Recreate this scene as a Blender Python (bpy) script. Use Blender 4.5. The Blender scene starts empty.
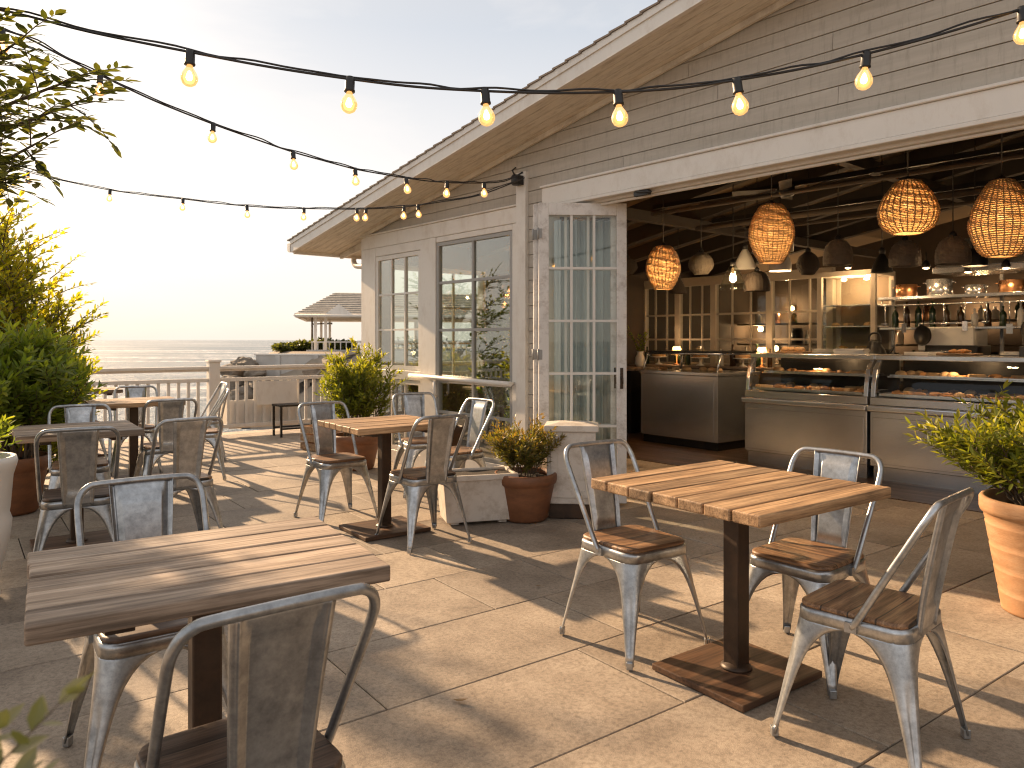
import bpy, bmesh, math, random
from mathutils import Vector, Matrix
V = Vector
rnd = random.Random(7)
sc = bpy.context.scene
col = sc.collection
F_PX, CX, HY, CAMH = 758.0, 512.0, 340.0, 1.35
def gpt(px, py, z=0.0):                 # estimate of a real position from a measured picture point
    Z = F_PX * (CAMH - z) / (py - HY)
    return ((px - CX) / F_PX * Z, Z)
def rz_of(fx, fy): return math.atan2(-fx, fy)
# ---------------------------------------------------------------- mesh builder
class MB:
    def __init__(s): s.v = []; s.f = []; s.t = []; s.m = []; s.sm = []
    def face(s, idx, tone=0.5, mat=0, smooth=False):
        s.f.append(tuple(idx)); s.t.append(tone); s.m.append(mat); s.sm.append(smooth)
    def quad(s, a, b, c, d, tone=0.5, mat=0):
        n = len(s.v); s.v += [V(a), V(b), V(c), V(d)]; s.face((n, n+1, n+2, n+3), tone, mat)
    def box(s, x0, x1, y0, y1, z0, z1, tone=0.5, mat=0, M=None):
        n = len(s.v)
        P = [V((x, y, z)) for z in (z0, z1) for y in (y0, y1) for x in (x0, x1)]
        if M is not None: P = [M @ p for p in P]
        s.v += P
        for q in ((0,2,3,1), (4,5,7,6), (0,1,5,4), (2,6,7,3), (0,4,6,2), (1,3,7,5)):
            s.face([n+i for i in q], tone, mat)
    def frustum(s, a0, b0, z0, a1, b1, z1, tone=0.5, mat=0, cx=0, cy=0):
        n = len(s.v)
        for a, b, z in ((a0, b0, z0), (a1, b1, z1)):
            s.v += [V((cx-a, cy-b, z)), V((cx+a, cy-b, z)), V((cx-a, cy+b, z)), V((cx+a, cy+b, z))]
        for q in ((0,2,3,1), (4,5,7,6), (0,1,5,4), (2,6,7,3), (0,4,6,2), (1,3,7,5)):
            s.face([n+i for i in q], tone, mat)
    def prism(s, poly, axis_vec, tone=0.5, mat=0):          # extrude a polygon (list of 3d) along a vector
        n = len(s.v); k = len(poly); a = V(axis_vec)
        s.v += [V(p) for p in poly] + [V(p) + a for p in poly]
        s.face([n+i for i in range(k)][::-1], tone, mat); s.face([n+k+i for i in range(k)], tone, mat)
        for i in range(k):
            j = (i+1) % k; s.face((n+i, n+j, n+k+j, n+k+i), tone, mat)
    def tube(s, pts, r, n=8, caps=True, tone=0.5, mat=0, closed=False, smooth=True):
        pts = [V(p) for p in pts]; m = len(pts)
        rs = r if isinstance(r, (list, tuple)) else [r]*m
        base = len(s.v); up = None
        for i, p in enumerate(pts):
            if closed: t = pts[(i+1) % m] - pts[i-1]
            else: t = pts[min(i+1, m-1)] - pts[max(i-1, 0)]
            t = t.normalized() if t.length > 1e-9 else V((0,0,1))
            if up is None:
                up = V((0,0,1)) if abs(t.z) < 0.9 else V((1,0,0))
            side = t.cross(up)
            if side.length < 1e-6: side = t.cross(V((0.3,1,0.2)))
            side.normalize(); up = side.cross(t).normalized()
            for k in range(n):
                a = 2*math.pi*k/n
                s.v.append(p + (side*math.cos(a) + up*math.sin(a))*rs[i])
        for i in range(m if closed else m-1):
            for k in range(n):
                a = base+i*n+k; b = base+i*n+(k+1) % n
                i2 = (i+1) % m
                c = base+i2*n+(k+1) % n; d = base+i2*n+k
                s.face((a, b, c, d), tone, mat, smooth)
        if caps and not closed:
            s.face([base+k for k in range(n)][::-1], tone, mat); s.face([base+(m-1)*n+k for k in range(n)], tone, mat)
    def lathe(s, prof, n=24, c=(0,0,0), tone=0.5, mat=0, smooth=True, wob=0, cap0=True, cap1=True):
        base = len(s.v); c = V(c)
        for (r, z) in prof:
            for k in range(n):
                a = 2*math.pi*k/n
                s.v.append(c + V((r*math.cos(a), r*math.sin(a), z)))
        for i in range(len(prof)-1):
            for k in range(n):
                a = base+i*n+k; b = base+i*n+(k+1) % n
                s.face((a, b, b+n, a+n), tone, mat, smooth)
        if cap0 and prof[0][0] > 1e-5: s.face([base+k for k in range(n)][::-1], tone, mat)
        if cap1 and prof[-1][0] > 1e-5: s.face([base+(len(prof)-1)*n+k for k in range(n)], tone, mat)
    def grid(s, rows, tone=0.5, mat=0, smooth=True):
        base = len(s.v); m = len(rows[0])
        for r in rows: s.v += [V(p) for p in r]
        for i in range(len(rows)-1):
            for j in range(m-1):
                a = base+i*m+j; s.face((a, a+1, a+1+m, a+m), tone, mat, smooth)
    def leaf(s, b, d, nrm, L, W, tone=0.5, mat=0, fold=0.12, curl=0.1):
        d = d.normalized(); side = d.cross(nrm)
        if side.length < 1e-5: side = d.cross(V((1,0,0.1)))
        side.normalize(); up = side.cross(d).normalized()
        n = len(s.v)
        t = b + d*L - up*(L*curl)
        c = b + d*(L*0.5) - up*(W*fold)
        r1 = b + d*(L*0.32) + side*(W*0.46); r2 = b + d*(L*0.68) + side*(W*0.40) - up*(L*curl*0.3)
        l1 = b + d*(L*0.32) - side*(W*0.46); l2 = b + d*(L*0.68) - side*(W*0.40) - up*(L*curl*0.3)
        s.v += [b, r1, r2, t, c, l2, l1]
        s.face((n, n+1, n+2, n+3, n+4), tone, mat); s.face((n, n+4, n+3, n+5, n+6), tone, mat)
    def merge(s, o, M=None, tone=None):
        n = len(s.v); s.v += [(M @ p if M is not None else p.copy()) for p in o.v]
        for f, t, m, sm in zip(o.f, o.t, o.m, o.sm): s.face([n+i for i in f], t if tone is None else tone, m, sm)
    def build(s, name, mats, parent=None, bevel=0, segs=2, solid=0, loc=None, rotz=0, weld=False):
        me = bpy.data.meshes.new(name)
        me.from_pydata([tuple(p) for p in s.v], [], s.f)
        me.update()
        at = me.attributes.new('tone', 'FLOAT', 'FACE'); at.data.foreach_set('value', s.t)
        me.polygons.foreach_set('material_index', s.m)
        me.polygons.foreach_set('use_smooth', s.sm)
        if bevel or solid or weld:
            bm = bmesh.new(); bm.from_mesh(me)
            if weld: bmesh.ops.remove_doubles(bm, verts=bm.verts, dist=1e-5)
            if bevel:
                bmesh.ops.recalc_face_normals(bm, faces=bm.faces)
                ed = [e for e in bm.edges if len(e.link_faces) == 2 and e.calc_face_angle(0) > 0.5]
                r = bmesh.ops.bevel(bm, geom=ed, offset=bevel, offset_type='OFFSET', segments=segs, profile=0.5, affect='EDGES', clamp_overlap=True)
            if solid:
                bmesh.ops.solidify(bm, geom=bm.faces[:], thickness=solid)
                bmesh.ops.recalc_face_normals(bm, faces=bm.faces)
            bm.to_mesh(me); bm.free(); me.update()
        for m in (mats if isinstance(mats, (list, tuple)) else [mats]): me.materials.append(m)
        o = bpy.data.objects.new(name, me); col.objects.link(o)
        if parent is not None: o.parent = parent
        if loc is not None: o.location = loc
        if rotz: o.rotation_euler = (0, 0, rotz)
        return o
def tag(o, label=None, cat=None, group=None, kind=None):
    if label: o['label'] = label
    if cat: o['category'] = cat
    if group: o['group'] = group
    if kind: o['kind'] = kind
    return o
def empty(name, loc, rz=0, label=None, cat=None, group=None, kind=None):
    o = bpy.data.objects.new(name, None); col.objects.link(o)
    o.empty_display_size = 0.1; o.location = loc; o.rotation_euler = (0, 0, rz)
    return tag(o, label, cat, group, kind)
def copy_tree(o, parent=None):
    c = o.copy(); col.objects.link(c)
    if parent is not None: c.parent = parent
    for ch in list(o.children): copy_tree(ch, c)
    return c
def smooth_path(pts, sub=4):
    pts = [V(p) for p in pts]; out = []
    for i in range(len(pts)-1):
        p0 = pts[max(i-1, 0)]; p1 = pts[i]; p2 = pts[i+1]; p3 = pts[min(i+2, len(pts)-1)]
        for k in range(sub):
            t = k/sub
            out.append(0.5*((2*p1) + (p2-p0)*t + (2*p0-5*p1+4*p2-p3)*t*t + (3*p1-p0-3*p2+p3)*t**3))
    out.append(pts[-1]); return out
# ---------------------------------------------------------------- materials
def new_mat(name):
    m = bpy.data.materials.new(name); m.use_nodes = True
    nt = m.node_tree; b = nt.nodes['Principled BSDF']
    return m, nt, b
def N(nt, typ, **kw):
    n = nt.nodes.new(typ)
    for k, v in kw.items():
        if k in n.inputs: n.inputs[k].default_value = v
        else: setattr(n, k, v)
    return n
def L(nt, a, b): nt.links.new(a, b)
def ramp(nt, fac, stops):
    r = nt.nodes.new('ShaderNodeValToRGB'); e = r.color_ramp.elements
    while len(e) < len(stops): e.new(0.5)
    for i, (p, c) in enumerate(stops):
        e[i].position = p; e[i].color = (*c, 1) if len(c) == 3 else c
    L(nt, fac, r.inputs[0]); return r
def coords(nt, scale=(1,1,1), kind='Object'):
    tc = nt.nodes.new('ShaderNodeTexCoord'); mp = nt.nodes.new('ShaderNodeMapping')
    mp.inputs['Scale'].default_value = scale; L(nt, tc.outputs[kind], mp.inputs[0]); return mp.outputs[0]
def tone_node(nt):
    a = nt.nodes.new('ShaderNodeAttribute'); a.attribute_name = 'tone'; return a.outputs['Fac']
def mul(nt, a, k):
    m = nt.nodes.new('ShaderNodeMath'); m.operation = 'MULTIPLY'; L(nt, a, m.inputs[0])
    if hasattr(k, 'links'): L(nt, k, m.inputs[1])
    else: m.inputs[1].default_value = k
    return m.outputs[0]
def mixc(nt, fac, a, b, mode='MIX'):
    m = nt.nodes.new('ShaderNodeMix'); m.data_type = 'RGBA'; m.blend_type = mode
    for sock, val in ((m.inputs[0], fac), (m.inputs[6], a), (m.inputs[7], b)):
        if hasattr(val, 'links'): L(nt, val, sock)
        elif isinstance(val, tuple): sock.default_value = (*val, 1) if len(val) == 3 else val
        else: sock.default_value = val
    return m.outputs[2]
def bump(nt, b, h, strength=0.3, dist=0.01):
    n = nt.nodes.new('ShaderNodeBump'); n.inputs['Strength'].default_value = strength; n.inputs['Distance'].default_value = dist
    L(nt, h, n.inputs['Height']); L(nt, n.outputs[0], b.inputs['Normal'])
def m_plain(name, c, rough=0.6, metal=0, var=0.15, scale=6, bmp=0.15, spec=0.5, stretch=(1,1,1), dirt=None, dscale=2.5):
    m, nt, b = new_mat(name)
    co = coords(nt, stretch)
    n1 = N(nt, 'ShaderNodeTexNoise', Scale=scale, Detail=8.0, Roughness=0.65); L(nt, co, n1.inputs[0])
    lo = tuple(x*(1-var) for x in c); hi = tuple(min(1, x*(1+var)) for x in c)
    r = ramp(nt, n1.outputs[0], [(0.3, lo), (0.7, hi)])
    out = r.outputs[0]
    if dirt:
        n2 = N(nt, 'ShaderNodeTexNoise', Scale=dscale, Detail=10.0, Roughness=0.75); L(nt, co, n2.inputs[0])
        r2 = ramp(nt, n2.outputs[0], [(0.48, (0,0,0)), (0.72, (0.8,0.8,0.8))])
        out = mixc(nt, r2.outputs[0], out, dirt)
    L(nt, out, b.inputs['Base Color'])
    r3 = ramp(nt, n1.outputs[0], [(0.3, (rough*0.8,)*3), (0.7, (min(1, rough*1.2),)*3)]); L(nt, r3.outputs[0], b.inputs['Roughness'])
    b.inputs['Metallic'].default_value = metal; b.inputs['Specular IOR Level'].default_value = spec
    if bmp:
        n3 = N(nt, 'ShaderNodeTexNoise', Scale=scale*9, Detail=6.0); L(nt, co, n3.inputs[0])
        bump(nt, b, n3.outputs[0], bmp, 0.004)
    return m
def m_wood(name, dark, mid, light, rough=0.6, grain=1.0, plank=0.0, bmp=0.5, stain=(0.05,0.035,0.025), stain_amt=0.6):
    m, nt, b = new_mat(name)
    tc = nt.nodes.new('ShaderNodeTexCoord')
    w0 = mul(nt, tone_node(nt), 37.0)
    oi = nt.nodes.new('ShaderNodeObjectInfo'); wa = nt.nodes.new('ShaderNodeMath'); wa.operation = 'MULTIPLY_ADD'; L(nt, oi.outputs['Random'], wa.inputs[0]); wa.inputs[1].default_value = 61.0; L(nt, w0, wa.inputs[2]); w = wa.outputs[0]
    if plank:
        sx = nt.nodes.new('ShaderNodeSeparateXYZ'); L(nt, tc.outputs['Object'], sx.inputs[0])
        fl = nt.nodes.new('ShaderNodeMath'); fl.operation = 'DIVIDE'; L(nt, sx.outputs[1], fl.inputs[0]); fl.inputs[1].default_value = plank
        fr = nt.nodes.new('ShaderNodeMath'); fr.operation = 'FLOOR'; L(nt, fl.outputs[0], fr.inputs[0])
        ad = nt.nodes.new('ShaderNodeMath'); ad.operation = 'MULTIPLY_ADD'; L(nt, fr.outputs[0], ad.inputs[0]); ad.inputs[1].default_value = 3.7; L(nt, w, ad.inputs[2])
        w = ad.outputs[0]
    def nz(scale, sc, det, dist=0.0):
        mp = nt.nodes.new('ShaderNodeMapping'); mp.inputs['Scale'].default_value = sc; L(nt, tc.outputs['Object'], mp.inputs[0])
        n = N(nt, 'ShaderNodeTexNoise', noise_dimensions='4D', Scale=scale, Detail=det, Roughness=0.62, Distortion=dist)
        L(nt, mp.outputs[0], n.inputs['Vector']); L(nt, w, n.inputs['W']); return n.outputs[0]
    g = nz(1.0, (1.6*grain, 26*grain, 26*grain), 9, 0.6)
    g2 = nz(1.0, (5*grain, 130*grain, 130*grain), 4)
    bl = nz(3.2, (1, 1.8, 1.8), 6)
    base = ramp(nt, g, [(0.33, dark), (0.5, mid), (0.68, light)]).outputs[0]
    fine = ramp(nt, g2, [(0.36, (0.42,0.40,0.38)), (0.56, (1.08,1.08,1.08))]).outputs[0]
    base = mixc(nt, 0.8, base, fine, 'MULTIPLY')
    st = ramp(nt, bl, [(0.5, (0,0,0)), (0.75, (stain_amt,)*3)]).outputs[0]
    base = mixc(nt, st, base, stain)
    tn = ramp(nt, tone_node(nt), [(0.0, (0.72,0.72,0.72)), (1.0, (1.2,1.17,1.12))]).outputs[0]
    base = mixc(nt, 1.0, base, tn, 'MULTIPLY')
    ck = nz(1.0, (2.6*grain, 60*grain, 60*grain), 3, 0.3)
    base = mixc(nt, ramp(nt, ck, [(0.66,(0,0,0)),(0.70,(.7,.7,.7))]).outputs[0], base, (0.05,0.035,0.023))
    if plank:
        fp = nt.nodes.new('ShaderNodeMath'); fp.operation = 'FRACT'; L(nt, fl.outputs[0], fp.inputs[0])
        base = mixc(nt, ramp(nt, fp.outputs[0], [(0.0,(.9,.9,.9)),(0.045,(.9,.9,.9)),(0.075,(0,0,0))]).outputs[0], base, (0.012,0.008,0.005))
    L(nt, base, b.inputs['Base Color'])
    L(nt, ramp(nt, g, [(0.3, (rough*1.15,)*3), (0.7, (rough*0.85,)*3)]).outputs[0], b.inputs['Roughness'])
    hh = mixc(nt, 0.5, g2, g)
    bump(nt, b, hh, bmp, 0.003)
    return m
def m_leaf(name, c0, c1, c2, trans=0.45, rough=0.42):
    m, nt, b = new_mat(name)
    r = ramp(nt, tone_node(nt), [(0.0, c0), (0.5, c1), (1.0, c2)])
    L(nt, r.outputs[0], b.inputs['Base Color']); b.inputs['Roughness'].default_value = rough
    tr = nt.nodes.new('ShaderNodeBsdfTranslucent')
    tcol = mixc(nt, 1.0, r.outputs[0], (2.6, 2.4, 0.7), 'MULTIPLY'); L(nt, tcol, tr.inputs[0])
    mx = nt.nodes.new('ShaderNodeMixShader'); mx.inputs[0].default_value = trans
    L(nt, b.outputs[0], mx.inputs[1]); L(nt, tr.outputs[0], mx.inputs[2])
    L(nt, mx.outputs[0], nt.nodes['Material Output'].inputs[0]); return m
def m_glass(name, tint=(0.92,0.95,0.93), refl=1.0, rough=0.0, base=0.06):
    m, nt, b = new_mat(name); nt.nodes.remove(b)
    t = nt.nodes.new('ShaderNodeBsdfTransparent'); t.inputs[0].default_value = (*tint, 1)
    g = nt.nodes.new('ShaderNodeBsdfGlossy'); g.inputs['Roughness'].default_value = rough; g.inputs[0].default_value = (1,1,1,1)
    lw = nt.nodes.new('ShaderNodeLayerWeight'); lw.inputs[0].default_value = 0.5
    pw = nt.nodes.new('ShaderNodeMath'); pw.operation = 'POWER'; L(nt, lw.outputs['Facing'], pw.inputs[0]); pw.inputs[1].default_value = 3.5
    mm = nt.nodes.new('ShaderNodeMath'); mm.operation = 'MULTIPLY_ADD'; L(nt, pw.outputs[0], mm.inputs[0]); mm.inputs[1].default_value = refl; mm.inputs[2].default_value = base
    mm.use_clamp = True
    mx = nt.nodes.new('ShaderNodeMixShader'); L(nt, mm.outputs[0], mx.inputs[0]); L(nt, t.outputs[0], mx.inputs[1]); L(nt, g.outputs[0], mx.inputs[2])
    L(nt, mx.outputs[0], nt.nodes['Material Output'].inputs[0]); return m
def m_emit(name, c, s):
    m, nt, b = new_mat(name)
    b.inputs['Base Color'].default_value = (*c, 1); b.inputs['Emission Color'].default_value = (*c, 1); b.inputs['Emission Strength'].default_value = s
    return m
M = {}
def make_mats():
  if True:
    # paving stone
    m, nt, b = new_mat('paving_stone')
    tc = nt.nodes.new('ShaderNodeTexCoord'); w = mul(nt, tone_node(nt), 53.0)
    def nz(s, d, r=0.6):
        n = N(nt, 'ShaderNodeTexNoise', noise_dimensions='4D', Scale=s, Detail=d, Roughness=r); L(nt, tc.outputs['Object'], n.inputs['Vector']); L(nt, w, n.inputs['W']); return n.outputs[0]
    a = nz(2.2, 9.0, 0.68); s1 = nz(55, 4.0, 0.7); s2 = nz(240, 2.0); big = N(nt, 'ShaderNodeTexNoise', Scale=0.7, Detail=5.0); L(nt, tc.outputs['Object'], big.inputs[0])
    base = ramp(nt, a, [(0.33, (0.235,0.19,0.15)), (0.5, (0.385,0.32,0.255)), (0.68, (0.51,0.435,0.355))]).outputs[0]
    base = mixc(nt, 0.62, base, ramp(nt, s1, [(0.34, (0.48,0.46,0.44)), (0.56, (1.08,1.07,1.05))]).outputs[0], 'MULTIPLY')
    base = mixc(nt, 0.6, base, ramp(nt, s2, [(0.3, (0.62,0.62,0.62)), (0.6, (1.08,1.08,1.08))]).outputs[0], 'MULTIPLY')
    base = mixc(nt, 0.8, base, ramp(nt, tone_node(nt), [(0, (0.70,0.69,0.69)), (1, (1.15,1.13,1.09))]).outputs[0], 'MULTIPLY')
    base = mixc(nt, 0.7, base, ramp(nt, big.outputs[0], [(0.35, (0.78,0.76,0.74)), (0.6, (1.05,1.05,1.05))]).outputs[0], 'MULTIPLY')
    bt = N(nt, 'ShaderNodeTexNoise', Scale=5.5, Detail=11.0, Roughness=0.78, Distortion=0.8); L(nt, tc.outputs['Object'], bt.inputs[0])
    spot = ramp(nt, bt.outputs[0], [(0.59, (0,0,0)), (0.72, (0.5,0.5,0.5))]).outputs[0]
    base = mixc(nt, spot, base, (0.13,0.095,0.07))
    L(nt, base, b.inputs['Base Color'])
    L(nt, ramp(nt, a, [(0.3, (0.62,)*3), (0.7, (0.85,)*3)]).outputs[0], b.inputs['Roughness'])
    hh = mixc(nt, 0.55, s1, s2); bump(nt, b, hh, 0.55, 0.006); M['stone'] = m
    M['grout'] = m_plain('joint_sand', (0.045,0.035,0.028), 0.95, scale=40)
    M['table'] = m_wood('weathered_teak', (0.17,0.10,0.052), (0.38,0.235,0.125), (0.58,0.385,0.225), 0.6, stain_amt=0.5)
    M['table_grey'] = m_wood('grey_weathered_teak', (0.17,0.115,0.08), (0.36,0.27,0.20), (0.55,0.43,0.335), 0.66, stain_amt=0.45)
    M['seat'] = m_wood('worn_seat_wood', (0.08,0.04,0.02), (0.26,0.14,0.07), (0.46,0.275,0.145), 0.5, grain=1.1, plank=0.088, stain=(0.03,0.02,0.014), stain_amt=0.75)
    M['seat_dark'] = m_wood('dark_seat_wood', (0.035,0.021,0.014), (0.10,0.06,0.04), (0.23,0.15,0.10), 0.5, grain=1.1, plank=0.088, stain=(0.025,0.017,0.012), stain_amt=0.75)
    # galvanised steel
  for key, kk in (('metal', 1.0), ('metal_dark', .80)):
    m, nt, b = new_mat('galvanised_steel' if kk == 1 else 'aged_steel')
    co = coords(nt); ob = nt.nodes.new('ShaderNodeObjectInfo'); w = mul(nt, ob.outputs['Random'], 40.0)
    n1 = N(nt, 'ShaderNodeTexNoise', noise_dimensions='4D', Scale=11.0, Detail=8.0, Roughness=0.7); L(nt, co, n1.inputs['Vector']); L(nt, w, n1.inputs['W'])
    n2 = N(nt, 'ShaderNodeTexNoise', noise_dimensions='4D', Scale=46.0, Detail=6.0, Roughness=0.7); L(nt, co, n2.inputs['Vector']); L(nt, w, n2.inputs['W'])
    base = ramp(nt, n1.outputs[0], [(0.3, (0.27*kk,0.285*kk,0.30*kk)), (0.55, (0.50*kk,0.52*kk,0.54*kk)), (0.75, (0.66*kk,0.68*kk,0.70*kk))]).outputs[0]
    base = mixc(nt, 0.5, base, ramp(nt, n2.outputs[0], [(0.35, (0.6,0.6,0.6)), (0.6, (1.1,1.1,1.1))]).outputs[0], 'MULTIPLY')
    rust = ramp(nt, n2.outputs[0], [(0.68, (0,0,0)), (0.80, (0.4,0.4,0.4))]).outputs[0]
    base = mixc(nt, rust, base, (0.13,0.075,0.04))
    L(nt, base, b.inputs['Base Color']); b.inputs['Metallic'].default_value = 0.92
    L(nt, ramp(nt, n1.outputs[0], [(0.3, (0.44,)*3), (0.7, (0.27,)*3)]).outputs[0], b.inputs['Roughness'])
    bump(nt, b, n1.outputs[0], 0.12, 0.006); M[key] = m
  if True:
    # brushed stainless
    m, nt, b = new_mat('stainless_steel')
    co = coords(nt, (.6, .6, 120)); n1 = N(nt, 'ShaderNodeTexNoise', Scale=6.0, Detail=6.0); L(nt, co, n1.inputs[0])
    co2 = coords(nt, (1,1,1)); n2 = N(nt, 'ShaderNodeTexNoise', Scale=2.4, Detail=6.0); L(nt, co2, n2.inputs[0])
    L(nt, ramp(nt, n2.outputs[0], [(0.3, (0.60,0.615,0.63)), (0.7, (0.74,0.75,0.765))]).outputs[0], b.inputs['Base Color'])
    b.inputs['Metallic'].default_value = 0.9
    L(nt, ramp(nt, n1.outputs[0], [(0.3, (0.17,)*3), (0.7, (0.27,)*3)]).outputs[0], b.inputs['Roughness'])
    bump(nt, b, n2.outputs[0], 0.03, 0.02); M['steel'] = m
    M['dark_steel'] = m_plain('dark_oven_steel', (0.03,0.028,0.026), 0.4, metal=0.6, bmp=0.05)
    M['post'] = m_plain('dark_bronze_post', (0.052,0.032,0.02), 0.5, metal=0.35, var=0.4, scale=9, bmp=0.15, dirt=(0.10,0.05,0.025), dscale=5)
    M['rust'] = m_wood('rusty_brown_plate', (0.05,0.024,0.012), (0.115,0.058,0.03), (0.20,0.108,0.06), 0.55, grain=0.6, stain_amt=0.5)
    M['white'] = m_plain('white_trim_paint', (0.74,0.70,0.64), 0.5, var=0.06, scale=3, bmp=0.08, dirt=(0.57,0.51,0.44), dscale=6, stretch=(1,1,0.5))
    M['white_clean'] = m_plain('white_paint', (0.75,0.72,0.67), 0.45, var=0.05, scale=3, bmp=0.06)
    M['white_worn'] = m_plain('worn_white_paint', (0.74,0.71,0.67), 0.5, var=0.06, scale=5, bmp=0.1, dirt=(0.33,0.27,0.22), dscale=11)
    # siding
    m, nt, b = new_mat('painted_siding')
    tc = nt.nodes.new('ShaderNodeTexCoord'); w = mul(nt, tone_node(nt), 31.0)
    mp = nt.nodes.new('ShaderNodeMapping'); mp.inputs['Scale'].default_value = (1.2, 14, 14); L(nt, tc.outputs['Object'], mp.inputs[0])
    n1 = N(nt, 'ShaderNodeTexNoise', noise_dimensions='4D', Scale=1.4, Detail=9.0, Roughness=0.7); L(nt, mp.outputs[0], n1.inputs['Vector']); L(nt, w, n1.inputs['W'])
    mp2 = nt.nodes.new('ShaderNodeMapping'); mp2.inputs['Scale'].default_value = (9, 9, 1.2); L(nt, tc.outputs['Object'], mp2.inputs[0])
    n2 = N(nt, 'ShaderNodeTexNoise', Scale=4.0, Detail=9.0, Roughness=0.75); L(nt, mp2.outputs[0], n2.inputs['Vector'])
    base = ramp(nt, n1.outputs[0], [(0.3, (0.41,0.37,0.31)), (0.55, (0.49,0.445,0.38)), (0.75, (0.54,0.495,0.425))]).outputs[0]
    st = ramp(nt, n2.outputs[0], [(0.5, (0,0,0)), (0.78, (0.65,0.65,0.65))]).outputs[0]
    base = mixc(nt, st, base, (0.25,0.215,0.175)); L(nt, base, b.inputs['Base Color']); b.inputs['Roughness'].default_value = 0.75
    bump(nt, b, n1.outputs[0], 0.3, 0.004); M['siding'] = m
    M['soffit'] = m_plain('soffit_boards', (0.72,0.66,0.56), 0.65, var=0.08, scale=4, stretch=(1,6,1), dirt=(0.36,0.29,0.22), dscale=5)
    M['shingle'] = m_plain('roof_shingle', (0.13,0.105,0.09), 0.9, var=0.35, scale=14, bmp=0.6)
    M['shingle_far'] = m_plain('weathered_shake', (0.36,0.33,0.29), 0.9, var=0.3, scale=3, bmp=0.3)
    M['ceiling'] = m_plain('interior_ceiling', (0.20,0.15,0.10), 0.8, var=0.25, scale=2)
    M['beam'] = m_plain('ceiling_beam', (0.042,0.032,0.025), 0.7, var=0.3, scale=5)
    M['cream'] = m_plain('cream_painted_wood', (0.44,0.38,0.30), 0.55, var=0.1, scale=4)
    M['darkwall'] = m_plain('dark_back_wall', (0.075,0.055,0.04), 0.8, var=0.3, scale=3)
    M['inwall'] = m_plain('interior_wall', (0.20,0.155,0.11), 0.8, var=0.15, scale=3)
    M['infloor'] = m_wood('interior_floor_wood', (0.05,0.03,0.018), (0.095,0.055,0.032), (0.15,0.092,0.055), 0.42, grain=0.7, stain_amt=0.3)
    M['glass'] = m_glass('window_glass', (0.86,0.90,0.86), 0.9, 0.0, 0.13)
    M['glass_clear'] = m_glass('clear_glass', (0.96,0.98,0.97), 0.8, 0.0, 0.025)
    M['frame_grey'] = m_plain('grey_window_frame', (0.32,0.315,0.30), 0.45, var=0.08)
    M['curtain'] = m_plain('curtain_cloth', (0.47,0.50,0.50), 0.85, var=0.08, scale=8, bmp=0.2, stretch=(1,1,0.2))
    M['black'] = m_plain('black_plastic', (0.018,0.017,0.016), 0.45, var=0.2, bmp=0.05)
    M['cable'] = m_plain('black_cable', (0.02,0.018,0.017), 0.55, bmp=0)
    M['terra'] = m_plain('terracotta', (0.42,0.225,0.108), 0.75, var=0.16, scale=7, bmp=0.3, dirt=(0.56,0.36,0.21), dscale=4, stretch=(1,1,3))
    M['terra_dark'] = m_plain('dark_terracotta', (0.23,0.095,0.042), 0.55, var=0.22, scale=6, bmp=0.2, dirt=(0.12,0.055,0.03), dscale=5, stretch=(1,1,2))
    M['soil'] = m_plain('potting_soil', (0.035,0.025,0.018), 0.95, var=0.4, scale=40, bmp=0.8)
    M['bark'] = m_plain('shrub_bark', (0.12,0.085,0.055), 0.85, var=0.3, scale=14, bmp=0.5, stretch=(1,1,0.3))
    M['leaf_y'] = m_leaf('yellow_green_leaf', (0.08,0.11,0.018), (0.18,0.205,0.028), (0.36,0.30,0.04), 0.66)
    M['leaf_g'] = m_leaf('green_leaf', (0.06,0.095,0.018), (0.125,0.18,0.033), (0.23,0.26,0.05), 0.5)
    M['leaf_d'] = m_leaf('dark_tree_leaf', (0.03,0.04,0.014), (0.06,0.075,0.022), (0.12,0.125,0.034), 0.38)
    M['leaf_p'] = m_leaf('bright_pot_leaf', (0.07,0.10,0.016), (0.14,0.175,0.026), (0.27,0.26,0.045), 0.45)
    M['leaf_o'] = m_leaf('olive_pot_leaf', (0.06,0.07,0.018), (0.115,0.12,0.028), (0.23,0.14,0.045), 0.4)
    M['leaf_b'] = m_leaf('grey_green_leaf', (0.09,0.10,0.055), (0.16,0.17,0.09), (0.26,0.25,0.15), 0.35)
    M['wicker'] = None
    m, nt, b = new_mat('rattan')
    n1 = N(nt, 'ShaderNodeTexNoise', Scale=30.0, Detail=4.0); L(nt, coords(nt), n1.inputs[0])
    r = ramp(nt, n1.outputs[0], [(0.3, (0.40,0.27,0.135)), (0.7, (0.62,0.45,0.25))]); L(nt, r.outputs[0], b.inputs['Base Color']); b.inputs['Roughness'].default_value = 0.6
    tr = nt.nodes.new('ShaderNodeBsdfTranslucent'); L(nt, r.outputs[0], tr.inputs[0])
    mx = nt.nodes.new('ShaderNodeMixShader'); mx.inputs[0].default_value = 0.35; L(nt, b.outputs[0], mx.inputs[1]); L(nt, tr.outputs[0], mx.inputs[2]); L(nt, mx.outputs[0], nt.nodes['Material Output'].inputs[0])
    M['wicker'] = m
    m, nt, b = new_mat('rattan_lining')
    b.inputs['Base Color'].default_value = (.58,.42,.22,1); b.inputs['Roughness'].default_value = .7
    tr = nt.nodes.new('ShaderNodeBsdfTranslucent'); tr.inputs[0].default_value = (.66,.46,.22,1)
    tp = nt.nodes.new('ShaderNodeBsdfTransparent')
    mx = nt.nodes.new('ShaderNodeMixShader'); mx.inputs[0].default_value = 0.55; L(nt, b.outputs[0], mx.inputs[1]); L(nt, tr.outputs[0], mx.inputs[2])
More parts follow.
